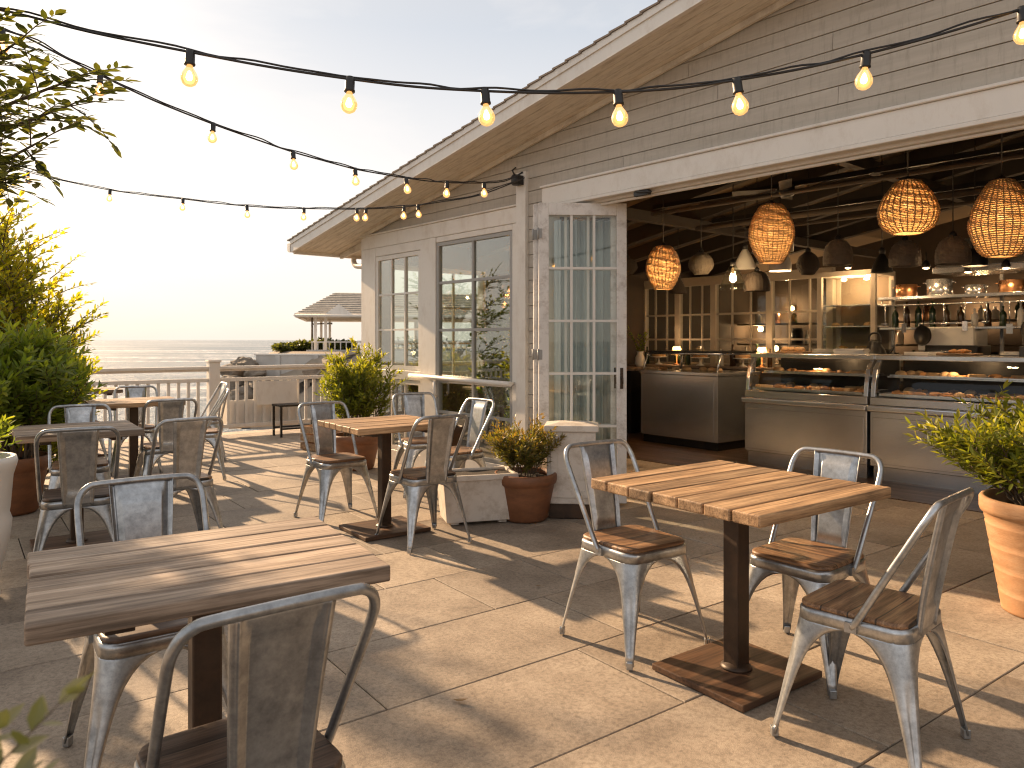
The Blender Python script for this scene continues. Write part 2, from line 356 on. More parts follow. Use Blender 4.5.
    m2 = nt.nodes.new('ShaderNodeMixShader'); m2.inputs[0].default_value = 0.10; L(nt, mx.outputs[0], m2.inputs[1]); L(nt, tp.outputs[0], m2.inputs[2])
    L(nt, m2.outputs[0], nt.nodes['Material Output'].inputs[0]); M['wicker_lining'] = m
    M['grey_wicker'] = m_plain('grey_wicker', (0.20,0.165,0.125), 0.7, var=0.3, scale=25, bmp=0.5)
    M['dark_wicker'] = m_plain('dark_wicker', (0.055,0.04,0.028), 0.7, var=0.3, scale=25, bmp=0.5)
    M['filament'] = m_emit('glowing_filament', (1.0,0.52,0.15), 22)
    M['lampbulb'] = m_emit('glowing_lamp_bulb', (1.0,0.52,0.17), 7)
    M['spark'] = m_emit('small_warm_light', (1.0,0.6,0.25), 10)
    m, nt, b = new_mat('amber_bulb_glass'); nt.nodes.remove(b)
    t = nt.nodes.new('ShaderNodeBsdfTransparent'); t.inputs[0].default_value = (1.0,0.86,0.62,1)
    g = nt.nodes.new('ShaderNodeBsdfGlossy'); g.inputs['Roughness'].default_value = 0.05
    e = nt.nodes.new('ShaderNodeEmission'); e.inputs[0].default_value = (1.0,0.46,0.14,1); e.inputs[1].default_value = 1.3
    lw = nt.nodes.new('ShaderNodeLayerWeight'); lw.inputs[0].default_value = 0.3
    mx = nt.nodes.new('ShaderNodeMixShader'); L(nt, lw.outputs['Fresnel'], mx.inputs[0]); L(nt, t.outputs[0], mx.inputs[1]); L(nt, g.outputs[0], mx.inputs[2])
    ad = nt.nodes.new('ShaderNodeMixShader'); ad.inputs[0].default_value = 0.5; L(nt, mx.outputs[0], ad.inputs[1]); L(nt, e.outputs[0], ad.inputs[2])
    L(nt, ad.outputs[0], nt.nodes['Material Output'].inputs[0]); M['bulb'] = m
    M['pastry'] = m_plain('baked_crust', (0.40,0.19,0.065), 0.55, var=0.45, scale=22, bmp=0.4)
    M['bread'] = m_plain('pale_bread', (0.50,0.31,0.15), 0.6, var=0.35, scale=16, bmp=0.4)
    M['paper'] = m_plain('white_paper', (0.72,0.69,0.64), 0.7, var=0.05, bmp=0.03)
    M['ceramic'] = m_plain('white_ceramic', (0.72,0.69,0.63), 0.3, var=0.05, bmp=0.02)
    M['brownglass'] = m_plain('brown_bottle_glass', (0.05,0.025,0.01), 0.12, var=0.2, bmp=0)
    M['greenglass'] = m_plain('green_bottle_glass', (0.02,0.04,0.018), 0.12, var=0.2, bmp=0)
    M['copper'] = m_plain('copper_pot', (0.50,0.25,0.12), 0.3, metal=0.9, var=0.2)
    M['concrete'] = m_plain('pale_concrete', (0.50,0.48,0.45), 0.85, var=0.12, scale=3, bmp=0.2, dirt=(0.33,0.29,0.25), dscale=1.5)
    M['rock'] = m_plain('shore_rock', (0.20,0.165,0.13), 0.9, var=0.4, scale=1.2, bmp=0.8)
    M['earth'] = m_plain('sandy_bluff', (0.30,0.245,0.185), 0.95, var=0.25, scale=0.8, bmp=0.5)
    M['timber'] = m_wood('grey_timber', (0.16,0.12,0.09), (0.30,0.235,0.175), (0.42,0.34,0.26), 0.8)
    M['plant_box'] = m_plain('white_planter', (0.66,0.60,0.53), 0.6, var=0.08, scale=5, bmp=0.25, dirt=(0.36,0.28,0.20), dscale=7)
make_mats()
M['dryleaf'] = m_plain('dry_leaf', (0.20,0.12,0.05), 0.7, var=0.3, scale=20)
# ---------------------------------------------------------------- cafe chairs
def corner_pt(a, r, u, z, k):
    q = r*math.pi/4
    if u > q: p = (a-r-(u-q), a)
    elif u < -q: p = (a, a-r-(-u-q))
    else:
        an = math.pi/4 + u/r; p = (a-r+r*math.cos(an), a-r+r*math.sin(an))
    x, y = p
    for _ in range(k): x, y = -y, x
    return V((x, y, z))
def leg_mesh(k):
    mb = MB(); rows = []
    lv = [(0.012,.0165),(0.05,.0185),(0.09,.022),(0.14,.027),(0.19,.033),(0.24,.040),(0.285,.049),(0.32,.060),(0.35,.076),(0.375,.097),(0.39,.119),(0.399,.142),(0.4045,.165)]
    nj = 12
    for z, w in lv:
        a = .180 + (.405-z)*.155; r = .030 + .028*z/.405
        full = a-r+r*math.pi/4
        w = min(w, full)
        row = []
        for j in range(nj+1):
            u = w*(j-nj/2)/(nj/2)
            p = corner_pt(a, r, u, z, k)
            out = V((p.x, p.y, 0)).normalized()
            g = 0.0
            if abs(j-nj/2) <= 1 and .07 < z < .27: g = -.007
            if j in (0, nj) : g += -.004
            row.append(p + out*g)
        rows.append(row)
    mb.grid(rows); return mb
def foot_mesh(k):
    mb = MB(); a = .180+.405*.155; p = corner_pt(a, .03, 0, 0, k); o = V((p.x, p.y, 0)).normalized()
    c = p - o*.009
    Mx = Matrix.Translation(c) @ Matrix.Rotation(math.atan2(o.y, o.x), 4, 'Z')
    mb.box(-.012,.011,-.013,.013,0,.032, M=Mx); return mb
def pan_mesh():
    mb = MB(); rows = []
    for z, a, r in ((.4035,.1805,.058),(.425,.1785,.058),(.428,.1795,.058),(.438,.1785,.058),(.4435,.174,.055),(.4445,.160,.045)):
        row = []
        for k in range(4):
            full = a-r+r*math.pi/4
            for j in range(16): row.append(corner_pt(a, r, full*(j-8)/8, z, k))
        row.append(row[0].copy()); rows.append(row)
    mb.grid(rows); return mb
def seat_mesh():
    mb = MB(); rows = []
    for z, a, r in ((.4446,.160,.045),(.4446,.1725,.052),(.450,.1755,.054),(.4565,.1755,.054),(.4625,.171,.051),(.4635,.162,.046),(.461,.10,.04),(.4595,.03,.02),(.4594,.001,.0005)):
        row = []
        for k in range(4):
            full = a-r+r*math.pi/4
            for j in range(12): row.append(corner_pt(a, r, full*(j-6)/6, z, k))
        row.append(row[0].copy()); rows.append(row)
    mb.grid(rows); return mb
def back_frame_mesh():
    half = [(.187,-.015,.418),(.190,-.05,.475),(.194,-.115,.59),(.198,-.185,.71),(.199,-.222,.775),(.195,-.240,.806),(.183,-.252,.831),(.163,-.259,.846),(.135,-.262,.851)]
    pts = [V(p) for p in half] + [V((0,-.264,.853))] + [V((-p[0],p[1],p[2])) for p in half[::-1]]
    pts = smooth_path(pts, 3)
    mb = MB(); rs = [.0115]*len(pts); rs[0] = rs[-1] = .0085
    mb.tube(pts, rs, 10)
    for sx in (-1, 1): mb.box(sx*.187-.006, sx*.187+.006, -.032, .006, .405, .437)     # flattened end lugs
    return mb
def splat_mesh():
    mb = MB(); rows = []
    xs = [1,.975,.93,.90,.86,.82,.79,.68,.64,.60,.3]; xs = [-x for x in xs]+[0]+xs[::-1]
    for i in range(29):
        t = i/28; z = .412 + t*.437; y = -.181 - .081*(t**1.25); w = .078 + .026*t
        row = []
        for x in xs:
            d = 0
            if abs(x) == 1: d = .012
            elif abs(x) == .86: d = -.006
            elif abs(x) in (.90,.82): d = -.0045
            elif abs(x) <= .64 and .16 < t < .91: d = .0075 if .19 < t < .88 else .004
            row.append(V((x*w, y+d, z)))
        rows.append(row)
    mb.grid(rows); return mb
CH = {}
def swap_metal(o, dark): o.data = o.data.copy(); o.data.materials[0] = M['metal_dark' if dark else 'metal']
def chair(px, py, fx, fy, label, group, dark=False):
    key = 'dark' if dark else 'warm'
    rz = rz_of(fx, fy)
    if not CH:
        t = empty('cafe_chair', (px, py, .0), rz)
        pan_mesh().build('seat_pan', M['metal_dark' if dark else 'metal'], t, solid=-.0022, weld=True)
        seat_mesh().build('seat', M['seat_dark' if dark else 'seat'], t, weld=True)
        for k in range(4):
            lg = leg_mesh(k).build('leg', M['metal_dark' if dark else 'metal'], t, solid=-.0022)
            foot_mesh(k).build('foot_cap', M['metal_dark' if dark else 'metal'], lg, bevel=.003)
        back_frame_mesh().build('back_frame', M['metal_dark' if dark else 'metal'], t)
        splat_mesh().build('back_splat', M['metal_dark' if dark else 'metal'], t, solid=.002)
        CH[key] = t
    elif key not in CH:
        t = copy_tree(list(CH.values())[0])
        for ch in t.children:
            if ch.name.startswith('seat') and not ch.name.startswith('seat_pan'):
                ch.data = ch.data.copy(); ch.data.materials[0] = M['seat_dark' if dark else 'seat']
            else:
                swap_metal(ch, dark)
                for g in ch.children: swap_metal(g, dark)
        CH[key] = t
    else: t = copy_tree(CH[key])
    t.location = (px, py, .004); t.rotation_euler = (0, 0, rz)
    return tag(t, label, 'chair', group)
GR_A = 'metal cafe chairs with wooden seats'
# foreground table
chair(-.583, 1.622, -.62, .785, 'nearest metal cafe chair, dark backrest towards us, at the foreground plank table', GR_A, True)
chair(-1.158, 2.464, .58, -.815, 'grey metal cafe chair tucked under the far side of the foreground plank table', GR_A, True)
# right table
chair(.545, 3.41, .55, -.835, 'metal cafe chair with sunlit wooden seat left of the square table on the right', GR_A)
chair(1.215, 2.575, -.69, .724, 'metal cafe chair before the large terracotta pot, facing the square table on the right', GR_A)
chair(1.235, 3.17, -.77, -.64, 'metal cafe chair behind the right square table, its back towards the display cases', GR_A)
# middle table
chair(-1.33, 5.74, .62, -.785, 'metal cafe chair on the left side of the middle table, backrest to the sea', GR_A)
chair(-.60, 5.10, -.60, .80, 'metal cafe chair nearest us at the middle table by the white trough', GR_A)
chair(-.46, 6.12, -.77, -.64, 'metal cafe chair squeezed behind the white planter trough beside the tall window', GR_A)
chair(-.80, 6.75, .42, -.907, 'metal cafe chair farthest from us at the middle table, in front of the tall window', GR_A)
# left table
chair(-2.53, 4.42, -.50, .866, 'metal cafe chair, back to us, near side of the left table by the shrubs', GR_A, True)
chair(-3.12, 5.48, .50, -.866, 'metal cafe chair between the left table and the large leafy shrub', GR_A)
chair(-2.17, 4.92, -.66, .75, 'metal cafe chair at the right side of the left table, beside the open walkway', GR_A)
# far table
chair(-2.95, 6.45, -.58, .815, 'metal cafe chair with back to us in front of the far wooden table', GR_A)
chair(-3.06, 7.42, -.93, -.37, 'metal cafe chair seen edge on at the right end of the far wooden table', GR_A)
chair(-3.86, 7.78, .45, -.893, 'metal cafe chair behind the far wooden table with its back to the railing', GR_A)
chair(-3.52, 8.55, -.85, -.52, 'metal cafe chair seen edge on by the balcony railing, past the far table', GR_A)
chair(-4.72, 8.25, .70, -.714, 'metal cafe chair beside the big shrub near the sea railing', GR_A)
# ---------------------------------------------------------------- tables
TROT = math.atan2(.585, .811)
def table(x, y, lx, wy, n, mat, label, rot=TROT, h=.77, th=.042, base=(.25,.225), seed=1):
    r = random.Random(seed)
    t = empty('cafe_table', (x, y, .004), rot, label, 'table', 'plank topped cafe tables')
    mb = MB(); cuts = [0]
    for i in range(n): cuts.append(cuts[-1] + 1 + r.uniform(-.16, .16))
    tot = cuts[-1]; ys = [-wy/2 + wy*c/tot for c in cuts]
    for i in range(n):
        e0 = r.uniform(-.003, .003); e1 = r.uniform(-.003, .003); dz = r.uniform(-.0012, .0012)
        y0 = ys[i] + (0.0042 if i else 0); y1 = ys[i+1] - (0.0042 if i < n-1 else 0)
        mb.box(-lx/2+e0, lx/2+e1, y0, y1, h-th+dz*.3, h+dz, tone=r.random())
    mb.build('tabletop', mat, t, bevel=.006, segs=3)
    mb = MB()
    for sx in (-1, 1): mb.box(sx*lx*.28-.03, sx*lx*.28+.03, -wy*.42, wy*.42, h-th-.024, h-th-.001)
    mb.build('batten', M['post'], t, bevel=.002)
    mb = MB(); mb.box(-.037,.037,-.037,.037,.034,h-th-.026); mb.build('post', M['post'], t, bevel=.006, segs=3)
    mb = MB(); mb.lathe([(.062,.026),(.062,.034),(.052,.042),(.0375,.05)], 24, cap0=True, cap1=False); mb.build('post_collar', M['post'], t)
    mb = MB(); mb.box(-base[0], base[0], -base[1], base[1], 0, .026); mb.build('base_plate', M['rust'], t, bevel=.004)
    return t
table(-.81, 2.0, .79, .635, 5, M['table_grey'], 'foreground cafe table with grey weathered plank top, nearest us on the left', rot=math.atan2(.53,.848), seed=3)
table(.905, 3.06, .83, .83, 7, M['table'], 'square cafe table with sunlit brown plank top and heavy base plate, on the right', seed=5)
table(-.905, 5.38, .72, .70, 6, M['table'], 'middle cafe table with orange brown plank top, between the window and the walkway', seed=6)
table(-2.86, 4.98, .70, .70, 5, M['table_grey'], 'left cafe table with greyish plank top in front of the large shrub', seed=7)
table(-3.62, 7.25, .78, .70, 5, M['table'], 'far cafe table with brown plank top, closest to the sea railing', seed=8)
table(-4.95, 8.9, .6, .6, 4, M['table_grey'], 'small far table half hidden by the shrub, right against the railing', seed=9)
# ---------------------------------------------------------------- pots and plants
def pot_profile(kind, r, h):
    if kind == 'ribbed':
        p = [(r*.70,0)]
        for i in range(13):
            t = i/12; rr = r*(.70+.25*t); z = h*(.02+.80*t)
            p.append((rr, z))
            if i % 3 == 2: p += [(rr*1.006, z+h*.012), (rr*.992, z+h*.02)]
        p += [(r*.955,h*.86),(r*1.0,h*.865),(r*1.02,h*.90),(r*1.02,h*.975),(r*.995,h),(r*.94,h),(r*.90,h*.97),(r*.88,h*.88),(0.001,h*.87)]
    elif kind == 'bowl':
        p = [(r*.66,0),(r*.72,h*.05),(r*.84,h*.45),(r*.93,h*.74),(r*.935,h*.76),(r*1.0,h*.80),(r*1.02,h*.86),(r*1.02,h*.97),(r*.98,h),(r*.92,h),(r*.90,h*.9),(.001,h*.9)]
    else:
        p = [(r*.62,0),(r*.68,h*.03),(r*.60,h*.10),(r*.66,h*.18),(r*.86,h*.40),(r*.92,h*.55),(r*.86,h*.60),(r*.88,h*.64),(r*.94,h*.86),(r*1.0,h*.92),(r*1.04,h*.96),(r*1.0,h),(r*.92,h),(r*.9,h*.93),(.001,h*.92)]
    return p
def pot(x, y, r, h, kind, mat, label, cat='potted plant', name='potted_plant', group=None, z=.004):
    t = empty(name, (x, y, z), 0, label, cat, group)
    pr = pot_profile(kind, r, h)
    mb = MB(); mb.lathe(pr[:-1], 40, cap1=False); mb.build('pot', mat, t)
    mb = MB(); zz = pr[-1][1]; rr = pr[-2][0]*1.01
    mb.lathe([(rr, zz-.02),(rr*.7, zz+.004),(rr*.3, zz+.012),(.001, zz+.008)], 24, cap0=False); mb.build('soil', M['soil'], t)
    return t, zz
def add_twig(ms, ml, p, d, ln, r, nl, LL, LW, rg, tone, droop=.15, stiff=.6, pair=True):
    d = d.normalized(); pts = [p]; q = p.copy(); dd = d.copy()
    seg = 4
    for i in range(seg):
        dd = (dd + V((rg.uniform(-.12,.12), rg.uniform(-.12,.12), rg.uniform(-.1,.1)-droop*.3))).normalized()
        q = q + dd*(ln/seg); pts.append(q.copy())
    ms.tube(pts, [r, r*.85, r*.7, r*.5, r*.3], 5, caps=False)
    ph = rg.uniform(0, 6.28)
    for i in range(nl):
        t = .12 + .88*(i+rg.uniform(-.2,.2))/max(1, nl-1); t = min(max(t, .05), 1.0)
        k = min(int(t*seg), seg-1); f = t*seg-k
        pp = pts[k].lerp(pts[k+1], f); td = (pts[k+1]-pts[k]).normalized()
        side = td.cross(V((0,0,1)))
        if side.length < 1e-3: side = V((1,0,0))
        side.normalize(); up2 = side.cross(td)
        an = ph + i*2.4 if not pair else (0 if i % 2 else math.pi) + rg.uniform(-.5,.5)
        sd = side*math.cos(an) + up2*math.sin(an)*(1 if not pair else .6)
        ld = td*stiff + sd*(1-.5*t) + V((0,0,rg.uniform(-.05,.35)))
        nn = V((rg.uniform(-.5,.5), rg.uniform(-.5,.5), 1)) if pair else (td*1.0 + V((0,0,.5)) - sd*.2)
        s = rg.uniform(.5,1.15)*(1-.25*t)
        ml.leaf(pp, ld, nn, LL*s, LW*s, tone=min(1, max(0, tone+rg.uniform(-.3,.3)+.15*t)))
    ml.leaf(pts[-1], dd, V((0,0,1))+V((rg.uniform(-.5,.5),rg.uniform(-.5,.5),0)), LL*.8, LW*.8, tone=min(1, tone+.25))
def shrub(name, label, cat, loc, H, spread, ns, nt, nl, LL, LW, lmat, seed, r0=.05, twig=.22, stem_r=.008, group=None, tlo=.25, up=.5, droop=.1, pair=False, shape=1.2, pot=None, zoff=0, cone=.35):
    rg = random.Random(seed)
    root = pot or empty(name, loc, 0, label, cat, group)
    ms, ml = MB(), MB()
    for s in range(ns):
        az = rg.uniform(0, 6.28) if ns < 4 else 6.283*s/ns + rg.uniform(-.4,.4)
        out = rg.random()**.6; hh = H*(1-cone*out**1.5)*rg.uniform(.72,1.0)
        c, sn = math.cos(az), math.sin(az)
        pts = []
        for i in range(7):
            t = i/6
            pts.append(V((c*(r0*rg.uniform(.3,1)*(1-t) + spread*out*t**shape), sn*(r0*(1-t) + spread*out*t**shape), hh*t**.92)) + V((rg.uniform(-1,1),rg.uniform(-1,1),0))*.02*H*t)
        ms.tube(pts, [stem_r*(1-.75*i/6) for i in range(7)], 6, caps=False)
        for k in range(nt):
            t = tlo + (1-tlo)*(k+rg.random())/nt; t = min(t, .999)
            i = min(int(t*6), 5); p = pts[i].lerp(pts[i+1], t*6-i); sd = (pts[i+1]-pts[i]).normalized()
            a2 = rg.uniform(0, 6.28)
            d = V((math.cos(a2), math.sin(a2), 0))*.8 + V((c, sn, 0))*.35 + V((0,0,up)) + sd*.4
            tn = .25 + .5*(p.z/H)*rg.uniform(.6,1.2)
            add_twig(ms, ml, p, d, twig*rg.uniform(.6,1.15), stem_r*.4, nl, LL, LW, rg, tn, droop, pair=pair)
    ms.build('stem', M['bark'], root, loc=(0,0,zoff))
    ml.build('foliage', lmat, root, loc=(0,0,zoff))
    return root
# right big terracotta pot
pt, zz = pot(2.66, 3.74, .30, .56, 'ribbed', M['terra'], 'bright green leafy shrub in a large ribbed terracotta pot at the right edge')
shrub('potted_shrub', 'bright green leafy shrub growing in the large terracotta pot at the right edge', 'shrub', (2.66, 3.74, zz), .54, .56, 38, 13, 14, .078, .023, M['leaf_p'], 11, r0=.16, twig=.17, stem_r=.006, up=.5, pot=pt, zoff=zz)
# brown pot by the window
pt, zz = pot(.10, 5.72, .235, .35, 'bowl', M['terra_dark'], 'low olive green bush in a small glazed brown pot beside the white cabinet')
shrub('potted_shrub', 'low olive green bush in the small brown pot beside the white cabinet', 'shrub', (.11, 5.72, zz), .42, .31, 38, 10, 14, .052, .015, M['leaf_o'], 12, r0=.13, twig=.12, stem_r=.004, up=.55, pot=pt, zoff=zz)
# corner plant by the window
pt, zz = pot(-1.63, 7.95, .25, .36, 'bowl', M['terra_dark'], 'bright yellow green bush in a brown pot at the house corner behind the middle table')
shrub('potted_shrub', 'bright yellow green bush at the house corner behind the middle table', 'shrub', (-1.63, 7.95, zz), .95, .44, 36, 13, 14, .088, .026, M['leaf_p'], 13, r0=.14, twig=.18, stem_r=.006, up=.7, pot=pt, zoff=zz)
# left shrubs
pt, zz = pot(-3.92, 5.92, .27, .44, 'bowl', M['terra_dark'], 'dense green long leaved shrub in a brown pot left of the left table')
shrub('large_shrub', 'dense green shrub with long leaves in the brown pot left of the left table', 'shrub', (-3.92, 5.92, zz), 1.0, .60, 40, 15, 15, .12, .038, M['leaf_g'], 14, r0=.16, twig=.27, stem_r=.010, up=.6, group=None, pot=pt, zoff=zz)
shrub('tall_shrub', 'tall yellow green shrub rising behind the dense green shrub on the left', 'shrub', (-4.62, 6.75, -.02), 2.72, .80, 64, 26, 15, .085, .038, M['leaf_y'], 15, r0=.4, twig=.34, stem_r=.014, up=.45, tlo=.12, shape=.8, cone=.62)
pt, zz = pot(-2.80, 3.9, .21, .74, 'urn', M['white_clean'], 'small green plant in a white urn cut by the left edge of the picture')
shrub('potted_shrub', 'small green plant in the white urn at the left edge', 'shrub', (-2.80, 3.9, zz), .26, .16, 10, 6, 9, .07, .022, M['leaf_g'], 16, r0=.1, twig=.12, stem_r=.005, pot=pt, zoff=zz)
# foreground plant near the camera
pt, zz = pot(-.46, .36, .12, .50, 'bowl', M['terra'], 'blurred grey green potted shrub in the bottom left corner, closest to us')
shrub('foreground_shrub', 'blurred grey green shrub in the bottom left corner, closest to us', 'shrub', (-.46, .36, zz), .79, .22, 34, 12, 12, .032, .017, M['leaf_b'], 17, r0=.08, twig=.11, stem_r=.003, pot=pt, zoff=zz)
# white planter trough
t = empty('planter_trough', (-.27, 5.66, .004), math.radians(16), 'white rectangular planter trough with bare soil behind the middle table', 'planter')
mb = MB()
mb.frustum(.245,.13,.02,.275,.155,.34); mb.build('box', M['plant_box'], t, bevel=.006)
mb = MB(); mb.box(-.285,.285,-.165,-.14,.325,.365); mb.box(-.285,.285,.14,.165,.325,.365); mb.box(-.285,-.26,-.14,.14,.325,.365); mb.box(.26,.285,-.14,.14,.325,.365)
mb.build('rim', M['plant_box'], t, bevel=.004)
mb = MB(); mb.box(-.26,.26,-.14,.14,.33,.349); mb.build('soil', M['soil'], t)
mb = MB()
for sx in (-1,1):
    mb = MB(); mb.box(sx*.18-.03, sx*.18+.03, -.10,.10, 0,.019); mb.build('foot', M['plant_box'], t)
# white cabinet by the folded door
t = empty('outdoor_cabinet', (.46, 5.84, .004), math.radians(-6), 'squat white cabinet with moulded lid in front of the folded glass door', 'cabinet')
mb = MB(); mb.box(-.185,.185,-.14,.14,.11,.655); mb.build('body', M['plant_box'], t, bevel=.008)
mb = MB(); mb.box(-.205,.205,-.158,.158,.655,.70); mb.frustum(.205,.158,.70,.10,.07,.718); mb.build('lid', M['plant_box'], t, bevel=.006)
mb = MB(); mb.box(-.17,.17,-.125,.125,0,.11); mb.build('plinth', M['post'], t, bevel=.004)
mb = MB(); mb.box(-.155,.155,-.150,-.141,.16,.21); mb.box(-.155,.155,-.150,-.141,.56,.61); mb.box(-.155,-.105,-.1495,-.141,.21,.56); mb.box(.105,.155,-.1495,-.141,.21,.56); mb.box(-.105,.105,-.1445,-.141,.21,.56); mb.build('door', M['plant_box'], t, bevel=.002)
# tree on the left whose branches hang into the picture
def tree():
    rg = random.Random(21)
    root = empty('patio_tree', (-3.35, 3.05, -.02), 0, 'tree outside the left edge whose dark leafy branches hang over the foreground table', 'tree')
    o = V((-3.35, 3.05, -.02)); mt, ms, ml = MB(), MB(), MB()
    mt.tube(smooth_path([V((0,0,0)), V((.05,.03,.7)), V((.12,.02,1.4)), V((.16,.10,2.0)), V((.20,.12,2.6)), V((.2,.2,3.3))], 4), [.085-.055*i/20 for i in range(21)], 12)
    tips = [(-1.66,2.86,2.24),(-1.75,2.80,2.08),(-1.86,2.86,2.48),(-1.98,2.74,1.98),(-1.92,2.80,2.70),(-1.70,2.95,2.37),(-1.84,2.66,2.17),(-2.0,2.75,2.35),(-2.02,2.85,2.15),(-2.05,2.9,2.8),(-1.97,2.8,2.2),(-2.1,2.95,2.5),(-1.86,2.84,2.0),(-2.08,2.75,2.1),(-2.0,2.7,2.58)]
    k = 0
    while k < 46:
        a = V((rg.uniform(-1,1), rg.uniform(-1,1), rg.uniform(-1,1)))
        if a.length > 1: continue
        p = V((-3.0, 3.35, 2.72)) + V((a.x*1.15, a.y*1.5, a.z*.85))
        if p.x/p.y > -.80 or p.y < 1.3: continue
        tips.append(tuple(p)); k += 1
    k = 0
    while k < 40:
        a = V((rg.uniform(-1,1), rg.uniform(-1,1), rg.uniform(-1,1)))
        if a.length > 1: continue
        p = V((-3.12, 4.05, 2.02)) + V((a.x*.62, a.y*.75, a.z*.55))  # off-frame leaf cluster added to shade the foreground table
        if p.x/p.y > -.755: continue
        tips.append(tuple(p)); k += 1
    k = 0
    while k < 16:
        a = V((rg.uniform(-1,1), rg.uniform(-1,1), rg.uniform(-1,1)))
        if a.length > 1: continue
        p = V((-3.15, 3.5, 1.40)) + V((a.x*.5, a.y*.5, a.z*.42))  # unseen low branches added to shade the paving at front left
        if p.x/p.y > -.76: continue
        tips.append(tuple(p)); k += 1
    for tp in tips:
        e = V(tp) - o; h0 = min(max(e.z-.55-.3*rg.random(), .55), 2.9)
        b0 = V((.16,.1,h0)); mid = b0.lerp(e, .5) + V((rg.uniform(-.1,.1), rg.uniform(-.1,.1), .12))
        pts = smooth_path([b0, mid, e], 5); n = len(pts)
        ms.tube(pts, [.018*(1-.8*i/(n-1)) for i in range(n)], 6, caps=False)
        for j in range(17):
            t = .40 + .60*(j+rg.random())/17; i = min(int(t*(n-1)), n-2)
            p = pts[i].lerp(pts[i+1], t*(n-1)-i); d = (pts[i+1]-pts[i]).normalized()
            dd = d*.9 + V((rg.uniform(-1,1), rg.uniform(-1,1), rg.uniform(-.75,.6)))*.75
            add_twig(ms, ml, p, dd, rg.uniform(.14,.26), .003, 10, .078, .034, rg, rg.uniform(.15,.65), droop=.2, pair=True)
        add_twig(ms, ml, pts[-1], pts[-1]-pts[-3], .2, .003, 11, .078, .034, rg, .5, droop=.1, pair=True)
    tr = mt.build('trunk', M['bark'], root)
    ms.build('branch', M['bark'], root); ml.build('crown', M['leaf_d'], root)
tree()
def background_tree(x, y, z, seed, label, R=1.45, H=4.0):
    rg = random.Random(seed); root = empty('shore_tree', (x, y, z), 0, label, 'tree'); mt, ml, ms = MB(), MB(), MB()
    mt.tube(smooth_path([V((0,0,0)), V((.1,0,1.2)), V((.05,.1,2.4)), V((.15,.1,H))], 4), [.13-.10*i/12 for i in range(13)], 10)
    for k in range(34):
        a = rg.uniform(0,6.28); hh = rg.uniform(1.6,H); rr = R*math.sqrt(max(.1, 1-((hh-(H*.62))/(H*.52))**2))*rg.uniform(.6,1)
        e = V((math.cos(a)*rr, math.sin(a)*rr, hh+.5)); b0 = V((.08,.05,max(1.2, hh-.6)))
        pts = smooth_path([b0, b0.lerp(e,.5)+V((0,0,.15)), e], 4); n = len(pts)
        ms.tube(pts, [.03*(1-.85*i/(n-1)) for i in range(n)], 5, caps=False)
        for j in range(22):
            t = .3+.7*(j+rg.random())/22; i = min(int(t*(n-1)), n-2); p = pts[i]
            add_twig(ms, ml, p, (pts[i+1]-pts[i]).normalized()+V((rg.uniform(-1,1),rg.uniform(-1,1),rg.uniform(-.6,.7))), rg.uniform(.25,.45), .005, 11, .12, .055, rg, rg.uniform(.2,.7), droop=.2, pair=True)
    mt.build('trunk', M['bark'], root); ms.build('branch', M['bark'], root); ml.build('crown', M['leaf_d'], root)
background_tree(-9.2, 9.5, -1.7, 61, 'broad tree on the slope outside the left edge, mirrored in the windows')
# ---------------------------------------------------------------- the restaurant building; local axes: x along the facade, y into the house
BROT = math.atan2(-.758, .652)
BO = V((.2856, 6.56, 0))
def BW(s, t, z=0): return V((BO.x + .652*s + .758*t, BO.y - .758*s + .652*t, z))
def sof(s): return 3.123 + .1764*s if s <= 4.5 else 3.917 - .1764*(s-4.5)
bld = empty('restaurant_building', BO, BROT, 'low beige clapboard restaurant with a wide gable roof, white trim and a long open front', 'building')
SMIN, SMAX, TD, OPEN = -3.1, 12.0, 8.0, 5.8
# clapboards of the gable front
mb = MB(); rg = random.Random(3)
EX = .112
def board(s0b, s1b, s0t, s1t, z0, z1, tone):
    n = len(mb.v)
    mb.v += [V((s0b,-.0165,z0)), V((s1b,-.0165,z0)), V((s1t,-.010,z1)), V((s0t,-.010,z1)), V((s0b,.02,z0)), V((s1b,.02,z0)), V((s1t,.02,z1)), V((s0t,.02,z1))]
    for q in ((0,1,2,3),(0,4,5,1),(4,7,6,5),(0,3,7,4),(1,5,6,2),(3,2,6,7)): mb.face([n+i for i in q], tone)
z = 2.664
while z < 3.92:
    z1 = z+EX-.004
    def lim(zz): return max(SMIN, (zz-3.123)/.1764-.05), min(SMAX, 4.5+(3.917-zz)/.1764+.05)
    (a0, b0), (a1, b1) = lim(z), lim(z1)
    if b0-a0 > .1:
        if z < 2.95:    # two boards per row with a butt joint
            j = rg.choice([-.9, .9, 1.8, 2.6])
            if a1 < j < b0:
                board(a0, j-.0015, a1, j-.0015, z, z1, rg.random()); board(j+.0015, b0, j+.0015, max(b1, j+.1), z, z1, rg.random())
            else: board(a0, b0, a1, b1, z, z1, rg.random())
        else:
            j = rg.uniform(.2, 3.5)
            board(a0, j-.0015, a1 if a1 < j else a0, j-.0015, z, z1, rg.random()); board(j+.0015, b0, j+.0015, max(b1, j+.1), z, z1, rg.random())
    z += EX
zz = 2.664-EX
while zz > -.02:       # narrow strip between corner post and opening, and the wall right of the opening
    board(-.198, -.002, -.198, -.002, max(zz, 0), zz+EX-.004, rg.random())
    board(OPEN+.14, SMAX, OPEN+.14, SMAX, max(zz, 0), zz+EX-.004, rg.random())
    zz -= EX
z = 2.552
board(SMIN, -.34, SMIN, -.34, 2.552, 2.66, .4)
mb.build('siding', M['siding'], bld)
mb = MB()
